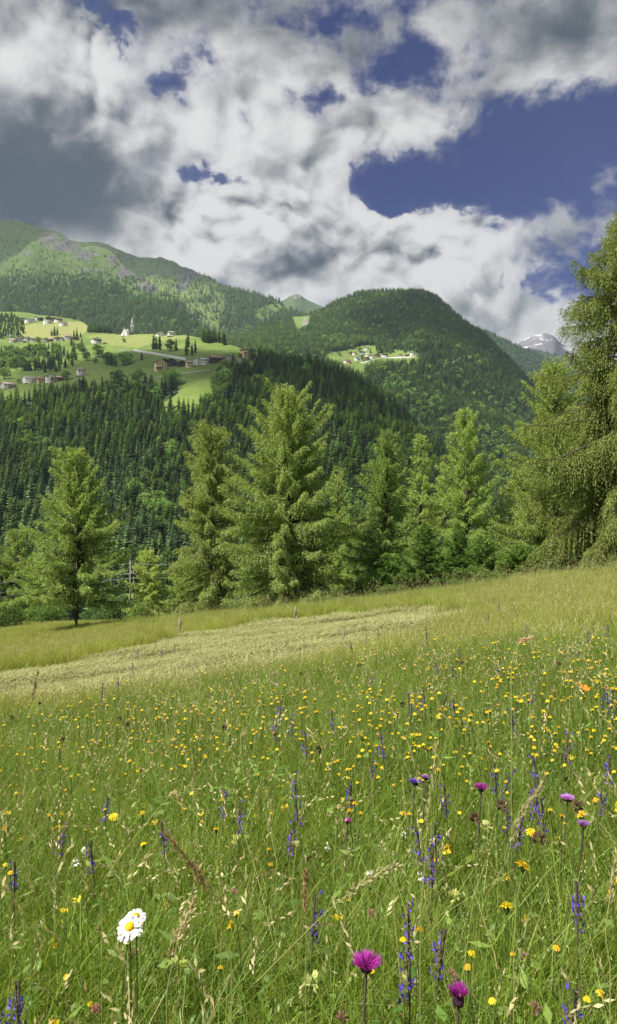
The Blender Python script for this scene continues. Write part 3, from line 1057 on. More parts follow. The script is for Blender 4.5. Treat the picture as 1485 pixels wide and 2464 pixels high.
def kinds1(x, y, P, rng):
    n = len(x)
    r = rng.random(n)
    c = fbm(P[:, 0] / 45, P[:, 1] / 45, 101, 3)
    k = np.where(r < .5, 0, 1)
    k = np.where((c > .12) & (rng.random(n) < .75), 2, k)
    edge = np.zeros(n)
    for (a, b, rx, ry, q) in ((520, 905, 22, 55, 1.3), (470, 965, 60, 14, .5), (300, 930, 150, 18, .9), (370, 1235, 45, 60, .6), (60, 1075, 30, 20, .3), (120, 1110, 25, 20, .2), (400, 1130, 14, 60, .5), (30, 868, 60, 30, .9), (120, 850, 50, 18, .8),
                              (560, 870, 40, 20, .3), (620, 930, 20, 10, .4), (730, 905, 10, 8, .8), (60, 1240, 50, 40, .08)):
        edge = np.maximum(edge, q * np.exp(-(((x - a) / rx) ** 2 + ((y - b) / ry) ** 2)))
    k = np.where(rng.random(n) < edge, 3, k)
    k = np.where((x > 480) & (x < 625) & (y < 850) & (k > 1), 0, k)
    return np.where((rng.random(n) < .004), 4, k)


def keep1(x, y, P, rng):
    open_ = inside(MEADOW, x, y) & ~inside(GROVE, x, y) & ~inside(GROVE2, x, y) & ~inside(GROVE3, x, y) & ~inside(DARKW, x, y)
    road = (np.abs(x - 888) < 14) & (np.abs(y - 1100) < 14)
    thin = np.exp(-(((x - 395) / 8) ** 2 + ((y - 1105) / 30) ** 2)) * .9
    grove = inside(GROVE, x, y) | inside(GROVE2, x, y) | inside(GROVE3, x, y)
    houses = np.zeros(len(x), bool)
    for hx, hy, hw in ((17, 934, 22), (71, 921, 24), (98, 921, 16), (120, 920, 18), (144, 917, 14), (194, 906, 14), (594, 862, 20), (549, 865, 9), (537, 867, 9), (518, 872, 16), (40, 824, 22), (66, 822, 10), (81, 822, 10), (125, 822, 24), (160, 820, 14), (180, 820, 12)):
        houses |= (np.abs(x - hx) < hw) & (y > hy - 5) & (y < hy + 16)
    return ~open_ & ~road & ~houses & (rng.random(len(x)) > thin) & ~((grove) & (rng.random(len(x)) < .72)) & (P[:, 1] > 310)


P, x, y, kind, h, scl, rot = forest('forest', L1, 60000, 1 / 36., lambda x, y, P, r: np.where((x > 480) & (x < 630) & (y < 850), 18, np.where(y < 880, 14.0, 22.0 - 4 * np.clip((P[:, 1] - 500) / 300, 0, 1))), MID_FORMS, 5, keep1, kinds1)
vis = (x > -20) & (x < 1500) & ~hidden(x, y - 20) & (y < 1395) & (y - h * F / P[:, 1] < 1330)
cand = np.where(vis & (kind < 4))[0]
cand = cand[np.argsort(-h[cand] * F / P[cand, 1])]
sel = []
quota = {0: 150, 1: 150, 2: 120, 3: 80}
for c in cand:
    if quota[kind[c]] > 0:
        quota[kind[c]] -= 1
        sel.append(c)
mask = np.ones(len(P), bool)
mask[sel] = False
LBL = {0: ('spruce_tree', 'dark green spruce in the dense wood on the slope across the valley', 'spruce tree', 'spruces of the valley wood'),
       1: ('spruce_tree', 'dark green spruce in the dense wood on the slope across the valley', 'spruce tree', 'spruces of the valley wood'),
       2: ('larch_tree', 'light green larch among dark spruces on the slope across the valley', 'larch tree', 'larches of the valley wood'),
       3: ('broadleaf_tree', 'bright green leafy tree in the wood on the slope across the valley', 'leafy tree', 'leafy trees of the valley wood')}
for c in sel:
    nm, lb, ct, gr = LBL[int(kind[c])]
    o = obj(nm, MID_FORMS[int(kind[c])])
    o.location, o.scale, o.rotation_euler = P[c], scl[c], (0, 0, rot[c])
    tag(o, lb, ct, gr)
scatter('valley_forest', P[mask], scl[mask], rot[mask], kind[mask], MID_FORMS)


def keep2(x, y, P, rng):
    line = np.interp(x, [-300, 0, 60, 150, 230, 300, 400, 470, 520], [655, 655, 640, 652, 668, 690, 730, 770, 800])
    p = 1 / (1 + np.exp(-np.clip((y - line) / 9, -30, 30)))
    p = np.maximum(p, .24 * np.clip((y - 560) / 60, .1, 1))
    c = fbm(x / 40, y / 14, 7, 4)
    p = np.clip(p + .42 * c * (p > .04) * (p < .99), 0, 1)
    p = np.where(y > line + 26, np.maximum(p, .95), p)
    p *= np.where((x > 455) & (y > 760) & (x > 505 - (800 - y) * .3), .3, 1)
    return rng.random(len(x)) < p


def keep2b(x, y, P, rng):
    p = np.full(len(x), .17)
    cr = np.interp(x, [150, 260, 330, 440, 490, 540, 600, 660, 700, 740], [575, 592, 613, 641, 661, 688, 702, 720, 738, 755])
    dense = np.interp(x, [380, 470, 520, 545, 600, 720], [0, .05, .25, .85, 1, 1]) * np.clip((y - cr + 4) / 6, 0, 1)
    dense *= 1 - inside([(612, 742), (640, 733), (690, 730), (702, 742), (660, 762), (630, 772), (612, 765)], x, y) * .97
    dense *= 1 - inside([(495, 740), (540, 705), (548, 735), (528, 770), (512, 812), (498, 812), (500, 790), (480, 770)], x, y) * .85
    c = fbm(x / 26, y / 12, 17, 4)
    p = np.clip(np.maximum(p, dense + .55 * c * (dense < .95)), 0, 1)
    return rng.random(len(x)) < p


def kindsf(seed, larch=.15, dec=.04, dead=.003):
    def f(x, y, P, rng):
        c = fbm(P[:, 0] / 120, P[:, 1] / 120, seed, 3)
        r = rng.random(len(x))
        k = np.where(r < .5, 0, 1)
        k = np.where(rng.random(len(x)) < larch + .9 * np.clip(c, 0, 1), 2, k)
        k = np.where(rng.random(len(x)) < dec * (1 + 4 * np.clip(fbm(P[:, 0] / 60, P[:, 1] / 60, seed + 3, 2), 0, 1)), 3, k)
        return np.where(rng.random(len(x)) < dead, 4, k)
    return f


def keep3(x, y, P, rng):
    c = inside(CLEAR3, x, y) | inside(CLEARW, x, y)
    grove = inside([(905, 832), (920, 826), (945, 835), (950, 850), (930, 852), (905, 850)], x, y) | inside([(760, 838), (790, 840), (800, 855), (775, 856)], x, y)
    rk = rock3(x, y, P) > .45
    ro = (np.abs(y - np.interp(x, [1085, 1110, 1130, 1160], [872, 858, 852, 840])) < 1.2) & (x > 1085) & (x < 1160)
    return (~c | grove & (rng.random(len(x)) < .7)) & ~(rk & (rng.random(len(x)) < .7)) & ~ro


for nm, hl, cap, den, sz, kp, kd, sd_ in (('mountain_forest', L2, 60000, 1 / 48., 17, keep2, kindsf(201, .14, .02), 6), ('mountain_forest', L2B, 50000, 1 / 55., 17, keep2b, kindsf(202, .15, .02), 7),
                                          ('hill_forest', L3, 90000, 1 / 26., 18, keep3, kindsf(203, .05, .035, .005), 8), ('far_forest', L4, 40000, 1 / 60., 20, None, kindsf(204, .2, .02), 9),
                                          ('far_forest', L5, 30000, 1 / 150., 26, None, kindsf(205, .02, .0), 10)):
    P, x, y, kind, h, scl, rot = forest(nm, hl, cap, den, lambda x, y, P, r: np.full(len(x), float(sz)), FAR_FORMS, sd_, kp, kd)
    if hl in (L2, L2B):
        sm_ = np.clip((y - 600) / 110, .45, 1)
        scl = scl * (sm_ * 1.45)[:, None]
    scatter(nm, P, scl, rot, kind, FAR_FORMS)
    print(nm, len(P), 'area', hl.area)


# ------------------------------------------------------------------ trees at the edge of the meadow
def foot(px, d):
    X = (px - CX) / F * d
    return X, d, float(ground_z(X, d))


def tree_thing(name, label, cat, loc, rz, wood, V, Q, v, mat, group=None, extra=None):
    t = thing(name, label, cat, loc, rz, group)
    obj('trunk', wood.build('trunk', M_BARK, True), t)
    obj('crown', mesh('crown', V, [Q], [mat], attrs={'v': v}), t)
    return t


def height_from(top, d, zb):
    return CAM[2] - (top - CY) / F * d - zb


LARCH_SPECS = [
    (0, 'freestanding old larch with bare lower trunk, standing alone on the lower meadow', dict(nb=210, first=.16, slim=.66, dens=1.5, droop=.38, pend=.5, up=.6, low_slope=.0, top_round=.5, twl=.9), M_LARCH),
    (1, 'slender larch with dark trunk showing through, beside the tallest central larch', dict(nb=210, first=.05, slim=.50, dens=1.5, droop=.50, pend=.85, up=.6, low_slope=-.12, top_round=.55, twl=1.0), M_LARCH),
    (2, 'tallest broad larch in the middle of the tree row, pointed light green top', dict(nb=300, first=.04, slim=.55, dens=1.6, droop=.40, pend=.7, up=.7, low_slope=-.08, top_round=.5, twl=.95), M_LARCH),
    (3, 'small light green larch half hidden right behind the tallest central larch', dict(nb=150, first=.04, slim=.7, dens=1.3, droop=.40, pend=.65, low_slope=-.05, top_round=.3, twl=.95), M_LARCH2),
    (4, 'bright green larch with twin beside it, above the young spruces', dict(nb=220, first=.04, slim=.72, dens=1.5, droop=.40, pend=.65, low_slope=-.05, top_round=.3, twl=.95, up=.6), M_LARCH2),
    (5, 'narrow larch with bare dark trunk visible midway, twin close to a brighter larch', dict(nb=170, first=.05, slim=.7, dens=1.3, droop=.40, pend=.65, low_slope=-.05, top_round=.3, twl=.95), M_LARCH2),
    (6, 'tall pointed larch with open branch tips, directly above the young spruces', dict(nb=240, first=.04, slim=.8, dens=1.5, droop=.40, pend=.65, low_slope=-.05, top_round=.3, twl=.95, up=.55), M_LARCH2),
    (7, 'broad light green larch partly behind the giant drooping larch', dict(nb=260, first=.04, slim=.6, dens=1.5, droop=.40, pend=.65, low_slope=-.05, top_round=.3, twl=.95, up=.55), M_LARCH2),
    (8, 'giant weeping larch with long drooping branches and cones at the frame edge', dict(nb=280, rnd=.22, first=.03, slim=.72, dens=2.1, droop=.62, pend=1.2, up=.4, low_slope=-.25, twl=1.35), M_WEEP),
]
for (i, lab, kw, mat) in LARCH_SPECS:
    px, top, base, hw, d = LARCHES[i]
    X, Y, Zb = foot(px, d)
    H = height_from(top, d, Zb)
    R = hw / F * d * 1.28
    w, V, Q, v = conifer(300 + i, H, R, tuft=.135 * d / 45 * (1.5 if i == 8 else 1), tw=.022 * d / 45, **kw)
    t = tree_thing('larch_tree', lab, 'larch tree', (X, Y, Zb - .05), 0, w, V, Q, v, mat)
    if i == 1:      # a dry broken branch hangs at its foot
        mb = MB()
        rng = np.random.default_rng(9)
        for k in range(14):
            a = rng.uniform(-2.6, -.4)
            p0 = np.array([-.5 + .05 * k, -.9, 2.6 - .13 * k])
            q = p0 + np.array([.35 * math.cos(a), -.1, -.9 * rng.uniform(.4, 1)])
            mb.tube([p0, (p0 + q) / 2 + rng.normal(0, .06, 3), q], [.018, .012, .004], 4, False)
        mb.tube([(-.1, -.25, 3.3), (-.4, -.8, 2.8), (.15, -1.0, .9)], [.05, .04, .015], 5)
        obj('dead_branch', mb.build('dead_branch', plain('dry_wood', (.24, .16, .11), .9)), t)
    if i in (0, 1, 2):   # grey bare limbs
        mb = MB()
        rng = np.random.default_rng(40 + i)
        for k in range(5):
            z0, sd_ = H * rng.uniform(.18, .5), rng.choice([-1, 1])
            L_ = R * rng.uniform(.5, .8)
            a = rng.uniform(-2.6, -.5)
            e = np.array([math.cos(a) * L_, math.sin(a) * L_, z0 + rng.uniform(-.8, .5)])
            mb.tube([(0, 0, z0), e * .5 + np.array([0, 0, z0 * .5 + .25]), e], [.04, .025, .008], 5)
        obj('bare_limb', mb.build('bare_limb', plain('grey_dead_wood', (.2, .185, .165), .9)), t)

BACK = [  # px, top, d, radius px, label, kind
    (40, 1275, 92, 66, 'pale larch behind the freestanding larch, at the dark wood edge', 'larch'),
    (4, 1335, 92, 50, 'dark spruce behind the meadow at the frame edge beside pale larch', 'spruce'),
    (100, 1330, 90, 50, 'dim larch standing close behind the freestanding larch', 'larch'),
    (318, 1310, 70, 42, 'spruce with brown cones near the top, behind the power line pole', 'spruce'),
    (358, 1325, 66, 48, 'light green larch just right of the power line pole', 'larch'),
    (402, 1318, 70, 46, 'spruce with reddish cones between pole and slender larch', 'spruce'),
    (255, 1400, 74, 40, 'low dark spruce between freestanding larch and pole', 'spruce'),
    (590, 1370, 60, 40, 'young larch in the gap between slender and tallest larch', 'larch'),
    (868, 1260, 58, 48, 'light green young larch in the gap right of tallest larch', 'larch'),
    (800, 1330, 56, 48, 'pale young larch at the foot of the small half hidden larch', 'larch'),
    (1205, 1150, 68, 40, 'distant spruce tip showing between pointed larch and broad larch', 'spruce'),
    (1070, 1090, 66, 55, 'larch set back between the twin larches and the tall pointed larch', 'larch'),
    (1245, 1130, 52, 72, 'light larch filling the gap before the broad larch', 'larch'),
    (1430, 1050, 42, 90, 'shaded larch between broad larch and giant weeping larch', 'larch'),
    (745, 1350, 50, 46, 'young larch below right side of the tallest larch', 'larch'),
    (640, 1400, 48, 30, 'small larch sapling below left side of the tallest larch', 'larch'),
    (445, 1340, 58, 40, 'dense larch behind left side of the slender larch', 'larch'),
]
for k, (px, top, d, hw, lab, kd) in enumerate(BACK):
    X, Y, Zb = foot(px, d)
    H = height_from(top, d, Zb)
    R = hw / F * d * 1.4
    if kd == 'larch':
        w, V, Q, v = conifer(400 + k, H, R, 120, first=.03, slim=.62, dens=1.3, droop=.5, pend=.5, tuft=.19, tw=.034)
        tree_thing('larch_tree', lab, 'larch tree', (X, Y, Zb - .1), 0, w, V, Q, v, M_LARCH2)
    else:
        w, V, Q, v = conifer(400 + k, H, R, 110, first=.03, slim=.9, dens=1.2, droop=.45, pend=.35, up=.3, tuft=.17, tw=.04)
        tree_thing('spruce_tree', lab, 'spruce tree', (X, Y, Zb - .1), 0, w, V, Q, v, M_SPRUCE)

YOUNG = [  # young spruces standing before the larches
    (940, 1335, 44, 62, 'young spruce leftmost of the row before the bright larches'),
    (1022, 1268, 43, 66, 'tallest dark young spruce in the row before the bright larches'),
    (1105, 1275, 42.5, 56, 'young spruce under the tall pointed larch'),
    (1168, 1290, 41, 62, 'young spruce with dark inner branches right of the pointed larch'),
    (1258, 1318, 38, 70, 'low wide young spruce beside the grey green bush'),
    (1215, 1345, 40, 50, 'short young spruce tucked between two larger young spruces'),
    (985, 1390, 42.5, 38, 'smallest young spruce at the hay edge'),
    (560, 1430, 48, 26, 'bright green spruce seedling at the foot of the tallest larch'),
]
for k, (px, top, d, hw, lab) in enumerate(YOUNG):
    X, Y, Zb = foot(px, d)
    H = height_from(top, d, Zb)
    R = hw / F * d * 1.5
    w, V, Q, v = conifer(500 + k, H, R, 120, first=.02, slim=.85, dens=2.0, droop=.38, pend=.22, up=.45, tuft=.085, tw=.022, low_slope=.0, trunk_r=.07, flat=.3)
    tree_thing('spruce_tree', lab, 'young spruce', (X, Y, Zb - .05), 0, w, V, Q, v, M_YSPRUCE)

BUSH = [
    (1378, 1350, 33, 72, 'grey green leafy bush in the shade under the giant weeping larch', 1),
    (1450, 1360, 32, 50, 'dark leafy bush at the foot of the giant weeping larch', 1),
    (268, 1442, 68, 48, 'round leafy bush between freestanding larch and pole', 1),
    (14, 1460, 70, 50, 'low leafy bush at the meadow end beside dark spruce', 0),
    (860, 1405, 48, 52, 'leafy thicket right of the tallest larch by the hay edge', 0),
    (120, 1455, 76, 50, 'shaded leafy bush behind the trunk of the freestanding larch', 0),
    (225, 1470, 70, 30, 'small leafy bush just right of the freestanding trunk', 1),
    (1310, 1375, 35, 40, 'leafy bush between low wide spruce and grey green bush', 0),
    (340, 1462, 63, 36, 'leafy bush by the base of the power line pole', 0),
]
for k, (px, top, d, hw, lab, m) in enumerate(BUSH):
    X, Y, Zb = foot(px, d)
    H = max(1.2, height_from(top, d, Zb))
    R = hw / F * d
    V, Q, v = broadleaf_mesh(600 + k, 9000, H, R, .1, .12, 1.6)
    t = thing('leafy_bush', lab, 'bush', (X, Y, Zb - .05))
    obj('foliage', mesh('foliage', V, [Q], [M_BUSH if m else M_DECID], attrs={'v': v}), t)
    mb = MB()
    for j in range(6):
        a = j * 1.05
        mb.tube([(0, 0, 0), (R * .25 * math.cos(a), R * .25 * math.sin(a), H * .4), (R * .55 * math.cos(a), R * .55 * math.sin(a), H * .75)], [.05, .035, .01], 5)
    obj('stem', mb.build('stem', M_BARK), t)


# ------------------------------------------------------------------ village
def wallm(name, c):
    return plain('plaster_' + name, c, .9, .10, .5, .2)


WALL = {'white': wallm('white', (.72, .70, .66)), 'beige': wallm('beige', (.62, .50, .30)), 'yellow': wallm('yellow', (.66, .50, .22)), 'pink': wallm('pink', (.55, .38, .28)), 'orange': wallm('orange', (.50, .24, .13)),
        'grey': wallm('grey', (.40, .39, .36)), 'dark': plain('dark_boards', (.055, .042, .034), .9, .3, 1.5), 'brown': plain('brown_boards', (.16, .085, .045), .9, .3, 1.5)}
ROOF = {'slate': plain('slate_roof', (.22, .215, .205), .8, .2, .8), 'dark': plain('dark_roof', (.07, .062, .058), .85, .25, .8), 'red': plain('red_brown_roof', (.30, .15, .11), .85, .2, .8),
        'pink': plain('weathered_tile_roof', (.42, .30, .26), .85, .15, .8), 'rust': plain('rusty_metal_roof', (.34, .19, .14), .6, .45, 1.2), 'white': plain('pale_roof', (.55, .54, .52), .8, .1, .8), 'blue': plain('blue_roof', (.12, .2, .35), .6, .1, .8)}
M_PANE = plain('window_dark', (.03, .032, .035), .25, .1, 2, .5)
M_SHUT = plain('dark_timber', (.07, .045, .03), .8, .2, 2)
M_STONE = plain('stone_wall', (.30, .29, .265), .95, .3, .9)
PX = {}


def prism(w, d, he, hr, along_x):
    """walls with gables, base at z -1"""
    x, y = w / 2, d / 2
    if along_x:      # ridge runs along x, gables at the ends
        V = [(-x, -y, -1.5), (x, -y, -1.5), (x, y, -1.5), (-x, y, -1.5), (-x, -y, he), (x, -y, he), (x, y, he), (-x, y, he), (-x, 0, hr), (x, 0, hr)]
        q = [[0, 1, 5, 4], [2, 3, 7, 6]]
        t = [[1, 2, 6, 9, 5], [3, 0, 4, 8, 7]]
    else:
        V = [(-x, -y, -1.5), (x, -y, -1.5), (x, y, -1.5), (-x, y, -1.5), (-x, -y, he), (x, -y, he), (x, y, he), (-x, y, he), (0, -y, hr), (0, y, hr)]
        q = [[1, 2, 6, 5], [3, 0, 4, 7]]
        t = [[0, 1, 5, 8, 4], [2, 3, 7, 9, 6]]
    return V, [q, t]


def roof_mb(w, d, he, hr, along_x, ov=.7, th=.28):
    x, y = w / 2, d / 2
    mb = MB()
    span = y if along_x else x
    sl = (hr - he) / span
    for s in (-1, 1):
        a, b = span + ov, (x if along_x else y) + ov
        z0, z1 = he - sl * ov + .03, hr + .03
        pts = []
        for (u, z) in ((a * s, z0), (0, z1), (0, z1 + th), (a * s, z0 + th)):
            for e in (-b, b):
                pts.append((e, u, z) if along_x else (u, e, z))
        mb.add(pts, [[[0, 1, 3, 2], [4, 5, 7, 6], [0, 6, 7, 1], [2, 3, 5, 4], [0, 2, 4, 6], [1, 7, 5, 3]]])
    return mb


def house(name, label, cat, hill, px, py, wpx, hpx, wall='white', roof='slate', along=False, yaw=0.0, rows=2, cols=3, group=None, depth=.9, side=1, extra=(), upper=None, slope=.45, hip=False, chim=True):
    p = hill.at(px, py)
    d = p.y
    w, h = wpx / F * d, hpx / F * d
    dp = w * depth
    rz = -math.atan2(p.x, p.y) + yaw
    hr = h
    he = max(h * .45, h - slope * (dp if along else w) / 2)
    t = thing(name, label, cat, (p.x, p.y + dp * .25, p.z - .1), rz, group)
    V, q = prism(w, dp, he, hr if not hip else he + .01, along)
    wl = obj('wall', mesh('wall', V, q, [WALL[wall]]), t)
    if hip:
        o = .9
        x, y = w / 2 + o, dp / 2 + o
        zr = he + (h - he)
        V2 = [(-x, -y, he), (x, -y, he), (x, y, he), (-x, y, he), (-x, -y, he + .2), (x, -y, he + .2), (x, y, he + .2), (-x, y, he + .2), (-w * .12, 0, zr), (w * .12, 0, zr)]
        rf = obj('roof', mesh('roof', V2, [[[3, 2, 1, 0], [0, 1, 5, 4], [1, 2, 6, 5], [2, 3, 7, 6], [3, 0, 4, 7], [4, 5, 9, 8], [6, 7, 8, 9]], [[5, 6, 9], [7, 4, 8]]], [ROOF[roof]]), t)
    else:
        rf = obj('roof', roof_mb(w, dp, he, hr, along).build('roof', ROOF[roof]), t)
    if chim:
        obj('chimney', MB().box((w * .2, dp * .1, hr + .25), (.8, .8, 1.8)).build('chimney', M_STONE), rf)
    if upper:
        uw = MB()
        uw.box((0, -dp / 2 - .12, he * .78), (w * .98, .2, he * .40))
        obj('upper_boards', uw.build('upper_boards', WALL[upper]), t)
    ws = min(w / cols * .42, 1.25)
    wh = min(he / rows * .5, 1.5)
    key = (round(ws, 1), round(wh, 1))
    if key not in PX:
        PX[key] = MB().box((0, 0, 0), (key[0], .14, key[1])).build('window', M_PANE)
    for r in range(rows):
        for c_ in range(cols):
            z = he * (r + .55) / rows
            o = obj('window', PX[key], t)
            o.location = (w * ((c_ + .5) / cols - .5) * .92, -dp / 2 - .03 - (.2 if upper and z > he * .58 else 0), z)
        for c_ in range(max(1, cols - 1)):
            o = obj('window', PX[key], t)
            o.location = (side * (w / 2 + .03), dp * ((c_ + .5) / max(1, cols - 1) - .5) * .85, he * (r + .55) / rows)
            o.rotation_euler = (0, 0, PI / 2)
    if 'balcony' in extra:
        mb = MB().box((-w * .2, -dp / 2 - .9, he * .30), (w * .55, 1.7, .25)).box((-w * .2, -dp / 2 - 1.7, he * .30 + .6), (w * .55, .12, 1.1))
        for k in range(4):
            mb.box((-w * .46 + k * w * .17, -dp / 2 - 1.6, he * .12), (.25, .25, he * .36))
        obj('balcony', mb.build('balcony', M_SHUT), t)
    if 'balcony2' in extra:
        for z in (.36, .6):
            obj('balcony', MB().box((w * .05, -dp / 2 - .6, he * z), (w * .2, 1.1, .2)).box((w * .05, -dp / 2 - 1.1, he * z + .55), (w * .2, .1, 1.0)).build('balcony', M_SHUT), t)
    if 'door' in extra:
        obj('door', MB().box((-w * .1, -dp / 2 - .06, 1.1), (1.3, .2, 2.3)).build('door', M_SHUT), t)
    if 'base' in extra:
        obj('plinth', MB().box((0, -.2, .3), (w * 1.25, dp * 1.15, 1.8)).build('plinth', M_STONE), t)
    return t, w, dp, he, h


UP, MIDV, LOW, ROW, FARV = 'houses of the upper hamlet', 'houses below the upper hamlet', 'houses above the valley wood', 'buildings along the hillside lane', 'houses of the far hamlet'
H_ = house
H_('house', 'white house with dark roof, westernmost of the upper hamlet beside spruces', 'house', L1, 67, 777, 14, 11, 'white', 'dark', False, .3, 2, 3, UP)
H_('house', 'small white house between white gable house and brown barn in upper hamlet', 'house', L1, 78, 775, 11, 9, 'white', 'slate', True, 0, 2, 2, UP)
H_('house', 'white house with dark pointed roof before a brown barn in upper hamlet', 'house', L1, 88, 771, 11, 9, 'white', 'dark', False, -.3, 2, 2, UP)
H_('barn', 'low dark timber barn in the middle of the upper hamlet', 'barn', L1, 97, 772, 11, 8, 'dark', 'dark', False, .3, 1, 2, UP, chim=False)
H_('house', 'wide white house with grey roof standing lower in the upper hamlet', 'house', L1, 113, 780, 18, 11, 'white', 'slate', True, .2, 2, 4, UP)
H_('barn', 'big dark timber barn behind the wide white house, upper hamlet', 'barn', L1, 118, 771, 15, 9, 'dark', 'dark', False, -.2, 1, 3, UP, chim=False)
H_('barn', 'dark timber barn beside the gabled chalet of the upper hamlet', 'barn', L1, 128, 773, 10, 9, 'brown', 'dark', False, .2, 1, 2, UP, chim=False)
H_('chalet', 'chalet with white ground floor and dark boarded gable, upper hamlet', 'chalet', L1, 139, 776, 17, 12, 'white', 'dark', False, .15, 2, 4, UP, upper='dark')
H_('house', 'small white house lowest and easternmost of the upper hamlet', 'house', L1, 151, 784, 15, 10, 'white', 'slate', False, .4, 2, 3, UP)
H_('shed', 'long low grey shed left of the upper hamlet', 'shed', L1, 50, 768, 14, 6, 'grey', 'slate', True, 0, 1, 3, UP, chim=False)
H_('house', 'stone house with reddish roof at the left end of the lower row', 'house', L1, 31, 824, 18, 10, 'grey', 'pink', True, .2, 2, 3, MIDV)
H_('house', 'grey gabled house beside the reddish roofed stone house', 'house', L1, 44, 823, 14, 10, 'grey', 'pink', False, -.2, 2, 2, MIDV)
H_('house', 'stone house with grey roof set above the reddish roofed stone house', 'house', L1, 51, 817, 14, 9, 'grey', 'slate', False, .1, 2, 2, MIDV)
H_('shed', 'small grey stone shed between two gabled stone houses', 'shed', L1, 57, 825, 9, 6, 'grey', 'slate', True, 0, 1, 2, MIDV, chim=False)
H_('house', 'pale gabled stone house with a broad grey roof in the lower row', 'house', L1, 66, 821, 15, 11, 'grey', 'white', False, .2, 2, 3, MIDV)
H_('house', 'grey stone house next to the round leafy tree in the lower row', 'house', L1, 81, 822, 15, 10, 'grey', 'slate', True, -.1, 2, 3, MIDV)
H_('house', 'stone house with pink roof right of the round leafy tree', 'house', L1, 109, 823, 15, 10, 'grey', 'pink', False, .3, 2, 2, MIDV)
H_('barn', 'brown barn with pink roof between stone houses in the lower row', 'barn', L1, 121, 821, 14, 8, 'brown', 'pink', True, .1, 1, 3, MIDV, chim=False)
H_('house', 'gabled grey house with brown boards near the white long house', 'house', L1, 136, 820, 15, 10, 'grey', 'red', False, .2, 2, 2, MIDV, upper='brown')
H_('house', 'small grey house squeezed beside the white long house', 'house', L1, 148, 820, 11, 9, 'grey', 'pink', False, -.2, 2, 2, MIDV)
H_('house', 'long white house with pinkish roof at the right of the lower row', 'house', L1, 161, 818, 17, 13, 'white', 'pink', True, .05, 2, 4, MIDV)
H_('barn', 'long low brown barn with flat pink roof, right end of lower row', 'barn', L1, 180, 818, 15, 8, 'brown', 'pink', True, .05, 1, 4, MIDV, chim=False, slope=.25)
H_('chalet', 'lone chalet with white walls and dark upper boards on the sunny slope', 'chalet', L1, 230, 826, 20, 14, 'white', 'dark', False, .35, 2, 4, None, upper='dark')
H_('shed', 'tiny dark hay shed in the meadow near the lone chalet', 'shed', L1, 253, 827, 8, 3, 'dark', 'dark', True, 0, 1, 2, None, chim=False)
H_('house', 'white square house with stone terrace on the crest, right of the church', 'house', L1, 412, 810, 17, 14, 'white', 'white', True, .15, 3, 4, None, hip=True, extra=('base',))
H_('house', 'white house half hidden behind two dark spruces on the crest', 'house', L1, 385, 809, 18, 11, 'white', 'slate', False, .1, 2, 3, None)
H_('house', 'gabled stone house with pinkish roof at the left picture edge', 'house', L1, 17, 934, 28, 15, 'grey', 'pink', True, .35, 2, 4, LOW)
H_('house', 'white house with grey roof and gable end, left of the pink roofed house', 'house', L1, 71, 921, 34, 16, 'white', 'slate', True, .3, 2, 5, LOW)
H_('house', 'pink roofed house between two white houses above the valley wood', 'house', L1, 98, 921, 20, 14, 'pink', 'red', True, .1, 2, 3, LOW)
H_('house', 'tall white house with dark roof and balcony above the valley wood', 'house', L1, 120, 920, 24, 20, 'white', 'dark', False, .2, 3, 4, LOW, extra=('balcony2',))
H_('barn', 'brown timber barn with red roof attached right of the tall white house', 'barn', L1, 142, 917, 16, 12, 'brown', 'pink', True, .1, 1, 3, LOW, chim=False)
H_('house', 'tall narrow white house with red brown roof, alone in the green meadow', 'house', L1, 194, 906, 19, 20, 'white', 'red', True, .15, 3, 3, None, extra=('base', 'door'))
H_('farmhouse', 'big beige four storey gable house with dark balcony', 'farmhouse', L1, 385, 893, 27, 27, 'beige', 'dark', False, .18, 4, 4, ROW, extra=('balcony',))
H_('barn', 'dark timber barn tucked behind the big beige gable house', 'barn', L1, 395, 876, 15, 13, 'dark', 'dark', False, .2, 1, 2, ROW, chim=False)
H_('barn', 'wide dark timber barn right of the big beige gable house', 'barn', L1, 411, 881, 23, 18, 'dark', 'dark', False, .1, 1, 4, ROW, chim=False)
H_('barn', 'lower dark timber barn between wide barn and small beige house', 'barn', L1, 436, 881, 21, 13, 'dark', 'dark', False, .15, 1, 3, ROW, chim=False)
H_('house', 'small beige house with pink roof on the hillside lane', 'house', L1, 455, 884, 16, 16, 'beige', 'pink', True, .2, 2, 3, ROW)
H_('house', 'white gabled house in the middle of the hillside lane', 'house', L1, 473, 877, 16, 16, 'white', 'slate', False, -.1, 3, 2, ROW)
H_('house', 'long white house with pale roof left of the rusty roofed barn', 'house', L1, 492, 876, 20, 15, 'white', 'white', True, .1, 2, 4, ROW)
H_('barn', 'dark timber barn with a rusty striped roof', 'barn', L1, 518, 872, 26, 18, 'dark', 'rust', True, .25, 1, 4, ROW, chim=False, slope=.6)
H_('shed', 'orange brick shed right of the rusty roofed barn', 'shed', L1, 537, 867, 12, 9, 'orange', 'pink', False, .2, 1, 2, ROW, chim=False)
H_('house', 'small white house with dark roof at the top end of the lane', 'house', L1, 549, 865, 12, 11, 'white', 'dark', True, .2, 2, 2, ROW)
H_('apartment_house', 'yellow four storey house with small balconies and flat hipped roof', 'house', L1, 594, 862, 27, 25, 'yellow', 'dark', True, -.35, 4, 4, None, hip=True, side=-1, extra=('balcony2',))
H_('house', 'white house with orange barn before it, lowest of far hamlet', 'house', L3, 834, 873, 13, 9, 'white', 'pink', False, .3, 2, 3, FARV)
H_('barn', 'orange timber barn lowest in the far hamlet', 'barn', L3, 839, 875, 11, 7, 'orange', 'red', False, .2, 1, 2, FARV, chim=False)
